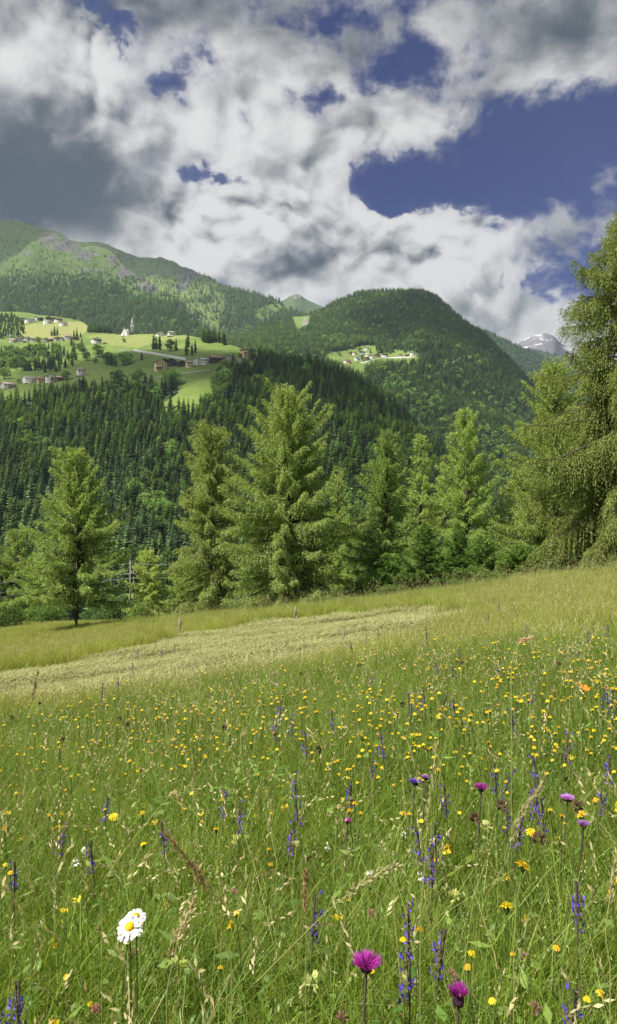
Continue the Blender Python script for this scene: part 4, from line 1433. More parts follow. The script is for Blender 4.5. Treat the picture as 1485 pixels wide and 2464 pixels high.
H_('barn', 'brown timber barn left of a small white house, far hamlet', 'barn', L3, 845, 853, 8, 7, 'brown', 'red', False, .2, 1, 2, FARV, chim=False)
H_('house', 'small white house next to brown barn, left part of far hamlet', 'house', L3, 853, 854, 10, 8, 'white', 'red', True, .2, 2, 3, FARV)
H_('house', 'white house highest in the meadow of the far hamlet', 'house', L3, 882, 843, 12, 8, 'white', 'slate', False, .2, 2, 3, FARV)
H_('house', 'cream house left of the dark round tree in far hamlet', 'house', L3, 858, 867, 10, 9, 'white', 'slate', True, .2, 2, 3, FARV)
H_('house', 'tall cream house touching the dark round tree in far hamlet', 'house', L3, 867, 866, 9, 11, 'white', 'slate', False, .2, 3, 2, FARV)
H_('house', 'grey roofed house above the dark round tree in far hamlet', 'house', L3, 873, 853, 12, 7, 'grey', 'slate', False, .2, 2, 2, FARV)
H_('barn', 'brown timber house right of the dark round tree in far hamlet', 'barn', L3, 884, 867, 10, 8, 'brown', 'dark', False, .2, 2, 2, FARV, chim=False)
H_('house', 'white house with dark roof above the lane wall of the far hamlet', 'house', L3, 895, 862, 11, 8, 'white', 'dark', False, .2, 2, 3, FARV)
H_('house', 'pale long house behind the brown timber house in far hamlet', 'house', L3, 885, 857, 12, 7, 'white', 'white', True, .1, 2, 3, FARV)
H_('house', 'brown house with blue roof in the far hamlet', 'house', L3, 908, 858, 11, 7, 'brown', 'blue', False, .2, 1, 2, FARV)
H_('house', 'big house half white half brown boards, centre of far hamlet', 'house', L3, 926, 859, 15, 9, 'white', 'dark', True, .15, 2, 4, FARV, upper='brown')
H_('house', 'lone orange and white house on the wooded slope above the far hamlet', 'house', L3, 939, 830, 8, 8, 'white', 'red', False, .2, 2, 2, None, upper='orange')
H_('house', 'small grey house along the wall east of the far hamlet', 'house', L3, 964, 858, 9, 6, 'grey', 'slate', False, .2, 1, 2, FARV)
H_('barn', 'brown barn left of the easternmost white house, far hamlet', 'barn', L3, 980, 858, 8, 6, 'brown', 'red', True, .2, 1, 2, FARV, chim=False)
H_('house', 'easternmost white house of the far hamlet among trees', 'house', L3, 993, 855, 11, 9, 'white', 'slate', False, .3, 2, 3, FARV)
H_('hut', 'tiny pale hut in the forest clearing on the right flank of the round hill', 'hut', L3, 1155, 832, 5, 4, 'white', 'slate', True, 0, 1, 1, None, chim=False)


def chimney_tower():
    p = L1.at(25, 816)
    t = tag(obj('tower', MB().box((0, 0, 4), (5, 5, 10)).box((0, 0, 9.2), (5.6, 5.6, .5)).build('tower', M_STONE)), 'grey square stone tower left of the lower row of houses', 'tower')
    t.location = p
    t.rotation_euler = (0, 0, .3)


chimney_tower()


def church():
    p = L1.at(303, 803)
    d = p.y
    s = d / F
    rz = -math.atan2(p.x, p.y)
    t = thing('church', 'white hilltop church with a tall grey stone bell tower and spire', 'church', (p.x, p.y, p.z), rz)
    # nave
    w, dp, he, hr = 19 * s, 24 * s, 9 * s, 16 * s
    V, q = prism(w * .62, dp, he, hr, False)
    V = np.array(V) + np.array([-2.5 * s, 8 * s, 0])
    obj('nave', mesh('nave', V, q, [WALL['white']]), t)
    rb = roof_mb(w * .62, dp, he, hr, False, .5)
    r = obj('roof', rb.build('roof', ROOF['white']), t)
    r.location = (-2.5 * s, 8 * s, 0)
    # apse, half round with conical roof
    mb, rm = MB(), MB()
    n = 20
    an = np.linspace(PI, 2 * PI, n)
    R = 6.2 * s
    lo = np.stack([R * np.cos(an), R * np.sin(an), 0 * an - 2], -1)
    hi = lo + np.array([0, 0, 10.5 * s + 2])
    i = np.arange(n - 1)
    mb.add(np.concatenate([lo, hi]), [np.stack([i, i + 1, i + 1 + n, i + n], -1)])
    a = obj('apse', mb.build('apse', WALL['white'], True), t)
    a.location = (3.0 * s, -3.5 * s, 0)
    rm.add(np.concatenate([[[0, 2.0 * s, 15 * s]], hi + np.array([0, 0, .05]) * s + unit(hi * np.array([1, 1, 0])) * .5]), [np.stack([0 * i, i + 1, i + 2], -1)])
    rr = obj('apse_roof', rm.build('apse_roof', ROOF['white'], True), t)
    rr.location = a.location
    # aisle left and small turret
    V, q = prism(5 * s, 13 * s, 5 * s, 8.5 * s, True)
    V = np.array(V) + np.array([-8.6 * s, 5 * s, 0])
    obj('side_aisle', mesh('side_aisle', V, q, [WALL['white']]), t)
    tv = MB().tube([(-4.3 * s, -4 * s, -1), (-4.3 * s, -4 * s, 13 * s)], [1.5 * s, 1.5 * s], 10)
    tu = obj('stair_turret', tv.build('stair_turret', WALL['white']), t)
    obj('turret_cap', MB().tube([(-4.3 * s, -4 * s, 13 * s), (-4.3 * s, -4 * s, 18.5 * s)], [1.75 * s, .05], 10).build('turret_cap', ROOF['white']), tu)
    win = MB().box((0, 0, 0), (1.0 * s, .3, 3.0 * s)).build('window', M_PANE)
    for k in range(3):
        o = obj('window', win, t)
        an_ = 1.25 * PI + k * .25 * PI
        o.location = (3 * s + R * math.cos(an_), -3.5 * s + R * math.sin(an_), 6.5 * s)
        o.rotation_euler = (0, 0, an_ + PI / 2)
    # tower
    tx, ty, tw, th = 14.6 * s, 4 * s, 7.2 * s, 30 * s
    tb = MB().box((tx, ty, th / 2 - 1), (tw, tw, th + 2))
    for z in (.34, .62, 1.0):
        tb.box((tx, ty, th * z + .2), (tw * 1.07, tw * 1.07, .5))
    for sx in (-1, 1):
        for sy in (-1, 1):
            tb.box((tx + sx * tw * .46, ty + sy * tw * .46, th * .5), (tw * .14, tw * .14, th * .98))
    tower = obj('bell_tower', tb.build('bell_tower', M_STONE), t)
    sp = MB()
    z0 = th + .45
    q4 = [(tx - tw * .47, ty - tw * .47, z0), (tx + tw * .47, ty - tw * .47, z0), (tx + tw * .47, ty + tw * .47, z0), (tx - tw * .47, ty + tw * .47, z0), (tx, ty, th + 17 * s)]
    sp.add(q4, [[[0, 1, 4], [1, 2, 4], [2, 3, 4], [3, 0, 4]]])
    for sx in (-1, 1):
        for sy in (-1, 1):
            sp.tube([(tx + sx * tw * .47, ty + sy * tw * .47, z0), (tx + sx * tw * .47, ty + sy * tw * .47, z0 + 4 * s)], [.8 * s, .05], 6)
    obj('spire', sp.build('spire', ROOF['slate']), tower)
    obj('cross', MB().box((tx, ty, th + 18 * s), (.3, .3, 2.6 * s)).box((tx, ty, th + 18.4 * s), (1.3 * s, .3, .3)).build('cross', M_SHUT), tower)
    ck = MB().tube([(tx, ty - tw / 2 - .02, th * .82), (tx, ty - tw / 2 - .2, th * .82)], [1.7 * s, 1.7 * s], 20)
    obj('clock_face', ck.build('clock_face', WALL['white']), tower)
    hn = MB().box((tx, ty - tw / 2 - .24, th * .82 + .55 * s), (.22, .06, 1.2 * s)).box((tx + .4 * s, ty - tw / 2 - .24, th * .82), (.9 * s, .06, .22))
    obj('clock_hand', hn.build('clock_hand', M_SHUT), tower)
    for zz in (.70, .93):
        for sx in (-.2, .2):
            obj('belfry_opening', MB().box((tx + sx * tw, ty - tw / 2 - .03, th * zz), (tw * .2, .15, 2.6 * s)).build('belfry_opening', M_PANE), tower)
    for zz in (.2, .48):
        obj('belfry_opening', MB().box((tx, ty - tw / 2 - .03, th * zz), (tw * .12, .15, 1.8 * s)).build('belfry_opening', M_PANE), tower)


church()


def strip(name, hill, pts, w, mat, h=None, lift=.25):
    """a road lying on, or a wall standing on, the hillside along measured points"""
    P = []
    for (a, b), (c, d) in zip(pts[:-1], pts[1:]):
        for t in np.linspace(0, 1, 14, endpoint=False):
            q = hill.at(a + (c - a) * t, b + (d - b) * t)
            if q is not None:
                P.append(q)
    P = np.array(P)
    for k in range(3):
        P[1:-1] = (P[:-2] + 2 * P[1:-1] + P[2:]) / 4
    T = unit(np.gradient(P, axis=0))
    S = unit(np.cross(T, [0, 0, 1.0]))
    n = len(P)
    i = np.arange(n - 1)
    if h is None:
        V = np.concatenate([P - S * w / 2 + [0, 0, lift], P + S * w / 2 + [0, 0, lift], P - S * w / 2 - [0, 0, 1.5], P + S * w / 2 - [0, 0, 1.5]])
    else:
        V = np.concatenate([P - S * w / 2 + [0, 0, h], P + S * w / 2 + [0, 0, h], P - S * w / 2 - [0, 0, 1.5], P + S * w / 2 - [0, 0, 1.5]])
    Q = np.concatenate([np.stack([i, i + 1, i + 1 + n, i + n], -1), np.stack([i + 2 * n, i + 2 * n + 1, i + 1, i], -1), np.stack([i + n, i + n + 1, i + 3 * n + 1, i + 3 * n], -1)])
    return obj(name, mesh(name, V, [Q], [mat]))


M_ROAD = plain('asphalt', (.19, .19, .185), .9, .1, .3)
M_CONC = plain('concrete', (.42, .415, .40), .9, .12, .4)
tag(strip('retaining_wall', L1, [(322, 844.5), (346, 848.5), (374, 853), (401, 858.5), (430, 863.5), (450, 867)], 1.0, M_CONC, 3.0), 'long pale concrete retaining wall along the road below the crest meadow', 'retaining wall')
tag(strip('road', L1, [(285, 842.5), (320, 843.5), (346, 846.5), (374, 851), (401, 856), (430, 861), (452, 865)], 4.5, M_ROAD), kind='structure')
tag(strip('path', L1, [(368, 909), (390, 905), (406, 903), (440, 898), (480, 893), (508, 889)], 3.0, plain('gravel_path', (.33, .32, .28), .95, .15, .5)), kind='structure')
tag(strip('garden_wall', L3, [(868, 874), (885, 871), (900, 866), (925, 862), (960, 861), (1000, 860)], 1.2, M_CONC, 2.2), 'pale stone wall along the lane under the far hamlet', 'wall')
tag(strip('path', L3, [(1090, 872), (1110, 860), (1130, 853), (1150, 846)], 5, plain('gravel_path', (.33, .32, .28), .95, .15, .5), lift=1.0), kind='structure')

# trees one can tell apart round the villages: px, foot y, height px, kind (0 spruce 1 spruce 2 larch 3 leafy), label
VT = [
    (93, 825, 15, 3, 'round leafy tree among the stone houses of the lower row'), (298, 824, 11, 3, 'lone round tree on the sunny slope below the church'),
    (236, 860, 32, 3, 'tall leafy tree in the meadow below the lone chalet'), (199, 851, 19, 3, 'round leafy tree at the meadow edge left of the tall leafy tree'),
    (197, 826, 17, 0, 'dark spruce at the right end of the lower row of houses'), (172, 832, 24, 0, 'dark spruce in front of the long white house'),
    (178, 853, 36, 0, 'tall dark spruce before the row of stone houses'), (192, 844, 20, 3, 'leafy tree right of the tall dark spruce'),
    (124, 808, 17, 0, 'spruce at the left of a trio in the mown field'), (131, 808, 25, 2, 'tallest spruce of a trio in the mown field'), (138, 806, 22, 0, 'spruce at the right of a trio in the mown field'),
    (154, 812, 10, 0, 'little spruce above the lower row, leftmost of its line'), (161, 812, 12, 2, 'little larch above the long white house'), (168, 812, 11, 0, 'little spruce above the brown barn roof'),
    (178, 810, 18, 2, 'light green larch above the long low brown barn'), (185, 812, 24, 2, 'taller light green larch above the long low brown barn'), (194, 812, 15, 0, 'spruce beside the two light larches above the barn'),
    (370, 841, 43, 1, 'left one of two big dark spruces on the crest'), (384, 842, 40, 1, 'right one of two big dark spruces on the crest'), (376, 840, 33, 1, 'shorter spruce between two big dark spruces on the crest'),
    (411, 845, 28, 3, 'thin leafy tree below the white square house'), (424, 842, 30, 2, 'thin larch below the white square house'), (449, 855, 48, 1, 'tall dark spruce right of the thin trees on the crest slope'),
    (462, 856, 33, 1, 'left shorter spruce beside the tall dark spruce on crest slope'), (470, 850, 36, 1, 'right spruce of the trio on the crest slope'), (453, 835, 36, 1, 'dark spruce standing just behind the tall one on crest slope'),
    (341, 867, 24, 0, 'single small spruce directly below the retaining wall'), (256, 878, 28, 3, 'leafy tree at the left of the dark clump in the meadow'), (268, 880, 34, 0, 'spruce in the dark clump in the meadow'),
    (277, 882, 32, 0, 'dark spruce at the right of the clump in the meadow'), (262, 876, 30, 3, 'round crown in the middle of the dark clump'), (297, 880, 34, 3, 'round dark tree beside the meadow clump'),
    (312, 872, 24, 3, 'smaller round tree right of the round dark tree'), (208, 868, 22, 3, 'leafy tree at the meadow path left of the tall leafy tree'), (230, 874, 12, 3, 'small shrub tree below the tall leafy tree'),
    (160, 914, 22, 3, 'round leafy tree beside the red roofed barn'), (108, 896, 32, 0, 'dark spruce leftmost in the meadow grove'), (46, 922, 12, 3, 'small leafy tree left of the white gabled house'),
    (10, 912, 30, 3, 'leafy tree at the picture edge above the pink roofed stone house'), (3, 900, 35, 0, 'dark spruce at the picture edge'), (418, 930, 40, 3, 'round dark leafy tree at the meadow end below the lane'),
    (405, 925, 35, 3, 'leafy tree left of the round one below the lane'), (365, 930, 34, 0, 'spruce at the wood edge below the beige house'), (330, 925, 38, 3, 'broad leafy tree at the wood edge left of the spruces'),
    (350, 928, 34, 0, 'dark spruce beside the broad leafy tree at the wood edge'), (282, 925, 36, 3, 'light leafy tree at the wood edge in mid meadow'), (410, 985, 42, 2, 'larch at the lower tip of the green meadow'),
    (430, 985, 34, 0, 'spruce at the lower tip of the green meadow'), (562, 869, 22, 0, 'dark spruce between the lane and the yellow house'), (608, 868, 30, 3, 'round leafy tree hiding the corner of the yellow house'),
    (578, 862, 13, 3, 'small leafy tree left of the yellow house'), (622, 880, 46, 1, 'tall dark spruce right of the yellow house'), (560, 900, 50, 1, 'tall dark spruce at the spur edge below the lane'),
    (540, 930, 26, 3, 'bright leafy tree at the right edge of the green meadow'), (522, 950, 26, 3, 'light crowned tree lower on the right meadow edge'), (515, 925, 22, 3, 'fresh green tree where the meadow meets the spur wood'),
    (872, 866, 13, 3, 'dark round tree between the cream houses of the far hamlet'), (876, 871, 7, 3, 'small shrub tree below the dark round tree, far hamlet'), (975, 850, 12, 3, 'round leafy tree right of the far hamlet'),
    (866, 846, 12, 3, 'leafy tree above the far hamlet left of the highest house'), (819, 857, 15, 0, 'spruce in the meadow left of the far hamlet'), (814, 853, 12, 0, 'second spruce in the meadow left of the far hamlet'),
    (892, 850, 13, 0, 'spruce right of the highest white house, far hamlet'),
]
rng = np.random.default_rng(77)
for px, py, hp, k, lab in VT:
    hl = L3 if px > 700 else L1
    p = hl.at(px, py)
    if p is None:
        continue
    h = hp / F * p.y
    nm, ct = (('spruce_tree', 'spruce tree'), ('spruce_tree', 'spruce tree'), ('larch_tree', 'larch tree'), ('broadleaf_tree', 'leafy tree'))[k]
    o = obj(nm, MID_FORMS[k])
    wd = h * rng.uniform(1.15, 1.5)
    o.location, o.scale, o.rotation_euler = (p.x, p.y, p.z - .3), (wd, wd, h), (0, 0, rng.uniform(0, 6))
    tag(o, lab, ct)

M_POLE = plain('grey_pole', (.17, .17, .14), .8, .1, 1)
for px, py, hp, lab in ((409, 904, 20, 'slim pale post beside the path under the beige house'), (365, 896, 15, 'slim pale post left of the beige house'), (507, 874, 14, 'slim pale post left of the rusty roofed barn'),
                        (341.5, 806, 9, 'thin pole on the crest right of the church'), (240, 905, 10, 'thin pole in the meadow right of the tall narrow white house'), (415, 888, 12, 'slim pole before the wide dark barn')):
    p = L1.at(px, py)
    h = hp / F * p.y
    o = tag(obj('utility_pole', MB().tube([(0, 0, -.5), (0, 0, h)], [.22, .16], 7).box((0, 0, h * .93), (1.3, .15, .15)).build('utility_pole', M_POLE)), lab, 'pole')
    o.location = p


# ------------------------------------------------------------------ posts and power line at the meadow edge
MARCH = np.concatenate([np.arange(.4, 8, .012), np.arange(8, 100, .06)])


def head_spot(px, py, hh, rng=None):
    """where a flower whose head shows at this spot of the view stands, given its height"""
    d = np.array(ray_dir(px, py))
    q = CAM + MARCH[:, None] * d
    under = np.nonzero(q[:, 2] - hh < ground_z(q[:, 0], q[:, 1]))[0]
    q = q[under[0] if len(under) else -1]
    return float(q[0]), float(q[1]), float(ground_z(q[0], q[1]))


def meadow_at(px, py):
    return Vector(head_spot(px, py, 0.0))


M_POST = plain('weathered_post', (.20, .165, .12), .95, .3, 6)
for px, top, bot, w, lab in ((432, 1490, 1530, .13, 'thickest weathered wooden stake at the left corner of the hay strip'), (427, 1512, 1531, .09, 'short leaning wooden stake left of the thickest stake'),
                             (439, 1513, 1533, .05, 'thin wooden stick right of the thickest stake'), (710, 1462, 1494, .12, 'wooden stake in the flowers before the tallest larch'), (713, 1484, 1495, .08, 'broken stub beside the stake before the tallest larch'),
                             (825, 1518, 1548, .07, 'lone wooden stake in the grass below the hay strip')):
    p = meadow_at(px, bot + 4)
    h = (bot + 6 - top) / F * p.y
    o = tag(obj('wooden_stake', MB().tube([(0, 0, -.15), (.01, 0, h * .6), (.02, .01, h)], [w * .5, w * .48, w * .42], 7).build('wooden_stake', M_POST)), lab, 'stake')
    o.location = p

pp = foot(314, 65)
H = height_from(1347, 65, pp[2])
t = thing('power_pole', 'twin legged grey power line pole between freestanding and slender larch', 'power pole', pp)
for dx in (0, .36):
    obj('leg', MB().tube([(dx - .06, dx * .4, -.3), (dx * .75, dx * .3, H * (1 if dx == 0 else .93))], [.09, .06], 8).build('leg', M_POLE), t)
obj('cross_arm', MB().box((.1, 0, H * .80), (1.5, .09, .09)).box((.15, .05, H * .55), (.5, .07, .07)).box((.1, 0, H * .96), (.5, .08, .08)).build('cross_arm', M_POLE), t)
obj('marker_plate', MB().box((-.02, -.11, H * .28), (.16, .02, .3)).build('marker_plate', plain('yellow_plate', (.6, .38, .03), .5)), t)
for k in range(3):
    obj('insulator', MB().tube([(-.5 + .6 * k, 0, H * .81), (-.5 + .6 * k, 0, H * .84)], [.05, .035], 8).build('insulator', plain('porcelain', (.5, .48, .45), .3)), t)
M_WIRE = plain('wire', (.35, .36, .36), .5, .05, 1)
for yl, yp, yr, lab in ((1404, 1356, 1360, 'topmost wire of the power line crossing behind the freestanding larch'), (1427, 1380, 1378, 'middle wire of the power line crossing behind the freestanding larch'),
                        (1438, 1391, 1390, 'lowest wire of the power line crossing behind the freestanding larch')):
    pts = []
    for px, py, d in ((-160, yl + 24, 52), (-60, yl + 10, 56), (0, yl, 58), (60, yl - 11, 60), (150, (yl * .45 + yp * .55), 62), (270, yp + 5, 64.5), (314, yp, 65), (370, (yp + yr) / 2 + .5, 65), (440, yr, 65.5), (560, yr - 3, 66.5), (760, yr - 16, 69)):
        v = ray_dir(px, py)
        pts.append(np.array(CAM) + np.array(v) * (d / v.y))
    tag(obj('power_line', MB().tube(pts, np.full(len(pts), .016), 5).build('power_line', M_WIRE)), lab, 'wire')

# ------------------------------------------------------------------ meadow grass
M_GRASS = leafy('grass', (.072, .145, .018), (.295, .395, .048), ((.40, .34, .15), .93), .4, .22, .5, True, .35)
M_GRASSF = leafy('meadow_grass_pale', (.18, .235, .03), (.42, .46, .08), ((.46, .42, .20), .88), .4, .22, .5, True, .3)
M_DRY = leafy('dry_grass', (.22, .28, .07), (.46, .46, .19), None, .3, .25, .7, True, .2)
M_SEED = leafy('seed_heads', (.32, .29, .13), (.56, .50, .28), None, .25, .3, .7, True, .2)
M_HAYM = leafy('hay', (.178, .203, .074), (.345, .342, .15), None, .2, .25, .8, True, .2)
M_HERB = leafy('herb_leaves', (.07, .15, .025), (.19, .30, .06), None, .3, .3, .5, True, .35)


def blades(rng, n, rad, h0, h1, w, lean=.35, segs=3, clump=1.0, wind=(.12, .0)):
    """grass blades of tapering, bending strips"""
    a = rng.uniform(0, 6.28, n)
    r = rad * np.sqrt(rng.random(n)) * clump
    b = np.stack([r * np.cos(a), r * np.sin(a), np.full(n, -.03)], -1)
    h = rng.uniform(h0, h1, n)
    az = rng.uniform(0, 6.28, n)
    ln = np.abs(rng.normal(lean, .25, n)) + .05
    dirx = np.stack([np.cos(az), np.sin(az), 0 * az], -1) * ln[:, None] + np.array([wind[0], wind[1], 0])
    fa = rng.uniform(0, 6.28, n)
    sd = np.stack([np.cos(fa), np.sin(fa), 0 * fa], -1)
    s = np.linspace(0, 1, segs + 1)
    V = []
    for k in s:
        c = b + dirx * (h * k ** 2.0)[:, None] + np.array([0, 0, 1.0]) * (h * (k - .28 * k ** 2 * ln))[:, None]
        wd = (w * rng.uniform(.6, 1.3, n) * (1 - k ** 1.6 * .94))[:, None]
        V.append(c - sd * wd)
        V.append(c + sd * wd)
    V = np.stack(V, 1)             # n, 2*(segs+1), 3
    m = 2 * (segs + 1)
    i = np.arange(n)[:, None] * m
    Q = np.concatenate([np.stack([i + 2 * k, i + 2 * k + 1, i + 2 * k + 3, i + 2 * k + 2], -1).reshape(-1, 4) for k in range(segs)])
    return V.reshape(-1, 3), Q, np.repeat(rng.random(n), m), (b, dirx, h, ln)


def stalks(rng, n, rad, h0, h1, w, head, lean=.3, wind=(.15, 0.0), loose=False):
    """flowering stems with a seed head at the tip"""
    V, Q, v, (b, dx, h, ln) = blades(rng, n, rad, h0, h1, w, lean, 3, 1.0, wind)
    tip = b + dx * h[:, None] + np.array([0, 0, 1.0]) * (h * (1 - .28 * ln))[:, None]
    d = unit(dx * 2 + np.array([0, 0, 1.0]) * (1 - .56 * ln)[:, None])
    k = 12 if loose else 9
    ti = np.repeat(np.arange(n), k)
    u = np.tile(np.linspace(0, 1, k), n)
    sp = (.10 if loose else .016) * head / .1 * .35
    p = tip[ti] + d[ti] * (u * head - head * .6)[:, None] + rng.normal(0, sp if loose else .0025, (n * k, 3)) * (1 - u * .6)[:, None]
    dd = unit(d[ti] + rng.normal(0, .45 if loose else .3, (n * k, 3)))
    V2, Q2 = diamonds(p, dd, np.full(n * k, head * (.075 if loose else .24)), np.full(n * k, head * (.010 if loose else .04)), rng, .9)
    return V, Q, v, V2, Q2, np.repeat(rng.random(n * k), 4)


def leaves_low(rng, n, rad, l, w, h0, h1):
    a = rng.uniform(0, 6.28, n)
    r = rad * np.sqrt(rng.random(n))
    p = np.stack([r * np.cos(a), r * np.sin(a), rng.uniform(h0, h1, n)], -1)
    d = unit(np.stack([np.cos(a * 3), np.sin(a * 3), rng.uniform(-.1, .9, n)], -1))
    V, Q = diamonds(p, d, l * rng.uniform(.6, 1.3, n), w * rng.uniform(.6, 1.3, n), rng, .4)
    return V, Q, np.repeat(rng.random(n), 4)


def combine(name, parts):
    """parts: (V, Q, v, material)"""
    mats, Vs, Qs, mi, vs, n = [], [], [], [], [], 0
    for V, Q, v, m in parts:
        if m not in mats:
            mats.append(m)
        Vs.append(V)
        Qs.append(np.asarray(Q) + n)
        mi.append(mats.index(m))
        vs.append(v)
        n += len(V)
    return mesh(name, np.concatenate(Vs), Qs, mats, mi, {'v': np.concatenate(vs)})


def grass_forms():
    out = []
    for k in range(12):
        rng = np.random.default_rng(700 + k)
        parts = []
        if k < 4:        # 0-3 near turf
            V, Q, v, _ = blades(rng, 190, .16, .12, .46, .0020, .48)
            parts.append((V, Q, v, M_GRASS))
            V, Q, v, _ = blades(rng, 9, .16, .2, .40, .0048, .5)
            parts.append((V, Q, v, M_GRASS))
            parts.append((*leaves_low(rng, 16, .16, .022, .006, .02, .24), M_HERB))
        elif k < 6:      # 4-5 near tall stems with heads
            V, Q, v, V2, Q2, v2 = stalks(rng, 9, .18, .45, .72, .0014, .085, .28)
            parts += [(V, Q, v * .6 + .2, M_GRASS), (V2, Q2, v2, M_SEED)]
        elif k < 8:      # 6-7 near loose panicles
            V, Q, v, V2, Q2, v2 = stalks(rng, 7, .18, .42, .66, .0013, .11, .3, loose=True)
            parts += [(V, Q, v, M_DRY), (V2, Q2, v2, M_SEED)]
        elif k < 10:     # 8-9 farther turf, coarser
            V, Q, v, _ = blades(rng, 190, .34, .16, .44, .0046, .35, 2)
            parts.append((V, Q, v, M_GRASSF))
            V, Q, v, V2, Q2, v2 = stalks(rng, 9, .34, .36, .54, .0022, .09, .3, loose=True)
            parts += [(V, Q, v, M_DRY), (V2, Q2, v2, M_SEED)]
        else:            # 10-11 herb leaves
            parts.append((*leaves_low(rng, 36, .15, .05, .010, .03, .30), M_HERB))
            V, Q, v, _ = blades(rng, 20, .16, .1, .35, .004, .4)
            parts.append((V, Q, v, M_GRASS))
        out.append(combine('g%02d' % k, parts))
    return out


GF = grass_forms()
rng = np.random.default_rng(4242)


def sector(r0, r1, dens, half=.62):
    n = int(dens * half * (r1 * r1 - r0 * r0))
    r = np.sqrt(rng.uniform(r0 * r0, r1 * r1, n))
    a = rng.uniform(-half, half, n)
    return r * np.sin(a), r * np.cos(a)


parts = []
for (r0, r1, dens, pick, sc0, sc1) in ((.75, 3.2, 62, [0, 1, 2, 3], .75, 1.2), (3.2, 9, 42, [0, 1, 2, 3], .9, 1.3), (.95, 9, 9, [4, 5], .75, 1.15), (.95, 9, 9, [6, 7], .75, 1.15), (1.0, 5, 8, [10, 11], .7, 1.25),
                                       (9, 26, 15, [8, 9], .9, 1.3), (26, 95, 6.5, [8, 9], 1.05, 1.5), (9, 26, 5, [4, 5, 6, 7], 1.0, 1.4)):
    X, Y = sector(r0, r1, dens)
    n = len(X)
    sc = rng.uniform(sc0, sc1, n)
    pk = rng.choice(pick, n)
    hm = hay_mask(X, Y)
    keep = ~hm & (Y < edge_y(X) + 14)
    # the lower meadow is shorter; lush strip before the trees is taller
    sc *= np.where((Y > 27) & (X < -8), .8, 1.0) * (1 + .25 * fbm(X / 2.5, Y / 2.5, 66, 3))
    parts.append((X[keep], Y[keep], sc[keep], pk[keep]))
X, Y, sc, pk = (np.concatenate([p[i] for p in parts]) for i in range(4))
tilt = rng.normal(0, .10, (len(X), 2))
scatter('meadow_grass', np.stack([X, Y, ground_z(X, Y)], -1), sc, rng.uniform(-.9, .9, len(X)), pk, GF, tilt=tilt)
print('grass', len(X))

# tall weeds on the bank before the larches
X, Y = sector(24, 62, 3.2, .5)
e = edge_y(X)
x_, y_ = px_of(np.stack([X, Y, ground_z(X, Y)], -1))
k = (Y > e - 12) & (Y < e + 3) & ~hay_mask(X, Y) & (X > -13)
X, Y = X[k], Y[k]
scatter('bank_grass', np.stack([X, Y, ground_z(X, Y)], -1), rng.uniform(1.2, 2.1, len(X)), rng.uniform(-.8, .8, len(X)), rng.choice([0, 1, 2, 3, 4, 5, 6, 8, 9], len(X)), GF)

# mown hay lying in a strip
HF = []
for k in range(4):
    r_ = np.random.default_rng(800 + k)
    n = 130
    a = r_.uniform(0, 6.28, n)
    rr = .42 * np.sqrt(r_.random(n))
    p = np.stack([rr * np.cos(a), rr * np.sin(a), .12 * r_.random(n) ** 1.5 * (1 - rr / .5) + .01], -1)
    az = r_.normal(.4, 1.1, n)
    d = unit(np.stack([np.cos(az), np.sin(az), r_.normal(0, .22, n)], -1))
    V, Q = diamonds(p, d, r_.uniform(.12, .32, n), r_.uniform(.004, .009, n), r_, .4)
    HF.append(mesh('h%d' % k, V, [Q], [M_HAYM], attrs={'v': np.repeat(r_.random(n), 4)}))
X, Y = sector(9, 40, 24, .62)
k = hay_mask(X, Y)
X, Y = X[k], Y[k]
row = .35 + 1.0 * np.clip(fbm(X / 3.0 + Y * .02, Y / .9, 91, 4) + .35, 0, 1.3)
scatter('mown_hay', np.stack([X, Y, ground_z(X, Y)], -1), np.stack([row * .9 + .3, row * .9 + .3, row * 1.3], -1), rng.uniform(-.7, .7, len(X)), rng.integers(0, 4, len(X)), HF)
print('hay', len(X))

# ------------------------------------------------------------------ flowers
M_STEM = leafy('flower_stems', (.05, .10, .02), (.12, .18, .04), None, .2, .3)
M_YEL = leafy('yellow_petals', (.66, .44, .012), (.86, .70, .06), None, .25, .6, .6, True, .2)
M_ORG = leafy('orange_petals', (.70, .20, .02), (.80, .30, .03), None, .25, .3)
M_PUR = leafy('violet_petals', (.075, .04, .30), (.19, .10, .56), None, .25, .3)
M_CAL = leafy('dark_sepals', (.07, .05, .06), (.14, .12, .07), None, .1, .3)
M_MAG = leafy('magenta_florets', (.25, .015, .22), (.50, .06, .44), None, .3, .2)
M_LIL = leafy('lilac_florets', (.34, .16, .52), (.5, .27, .66), None, .3, .3)
M_WHT = leafy('white_petals', (.74, .74, .74), (.82, .82, .82), None, .2, .1)
M_DISC = plain('daisy_disc', (.78, .42, .01), .8, .2, 300, .2, .5)
M_BUD = plain('thistle_bracts', (.05, .022, .045), .8, .4, 300, .2, .4)
M_PINK = leafy('pink_florets', (.34, .12, .16), (.5, .22, .26), None, .25, .3)
M_PALE = leafy('pale_yellow_flowers', (.40, .45, .14), (.58, .60, .22), None, .3, .3)


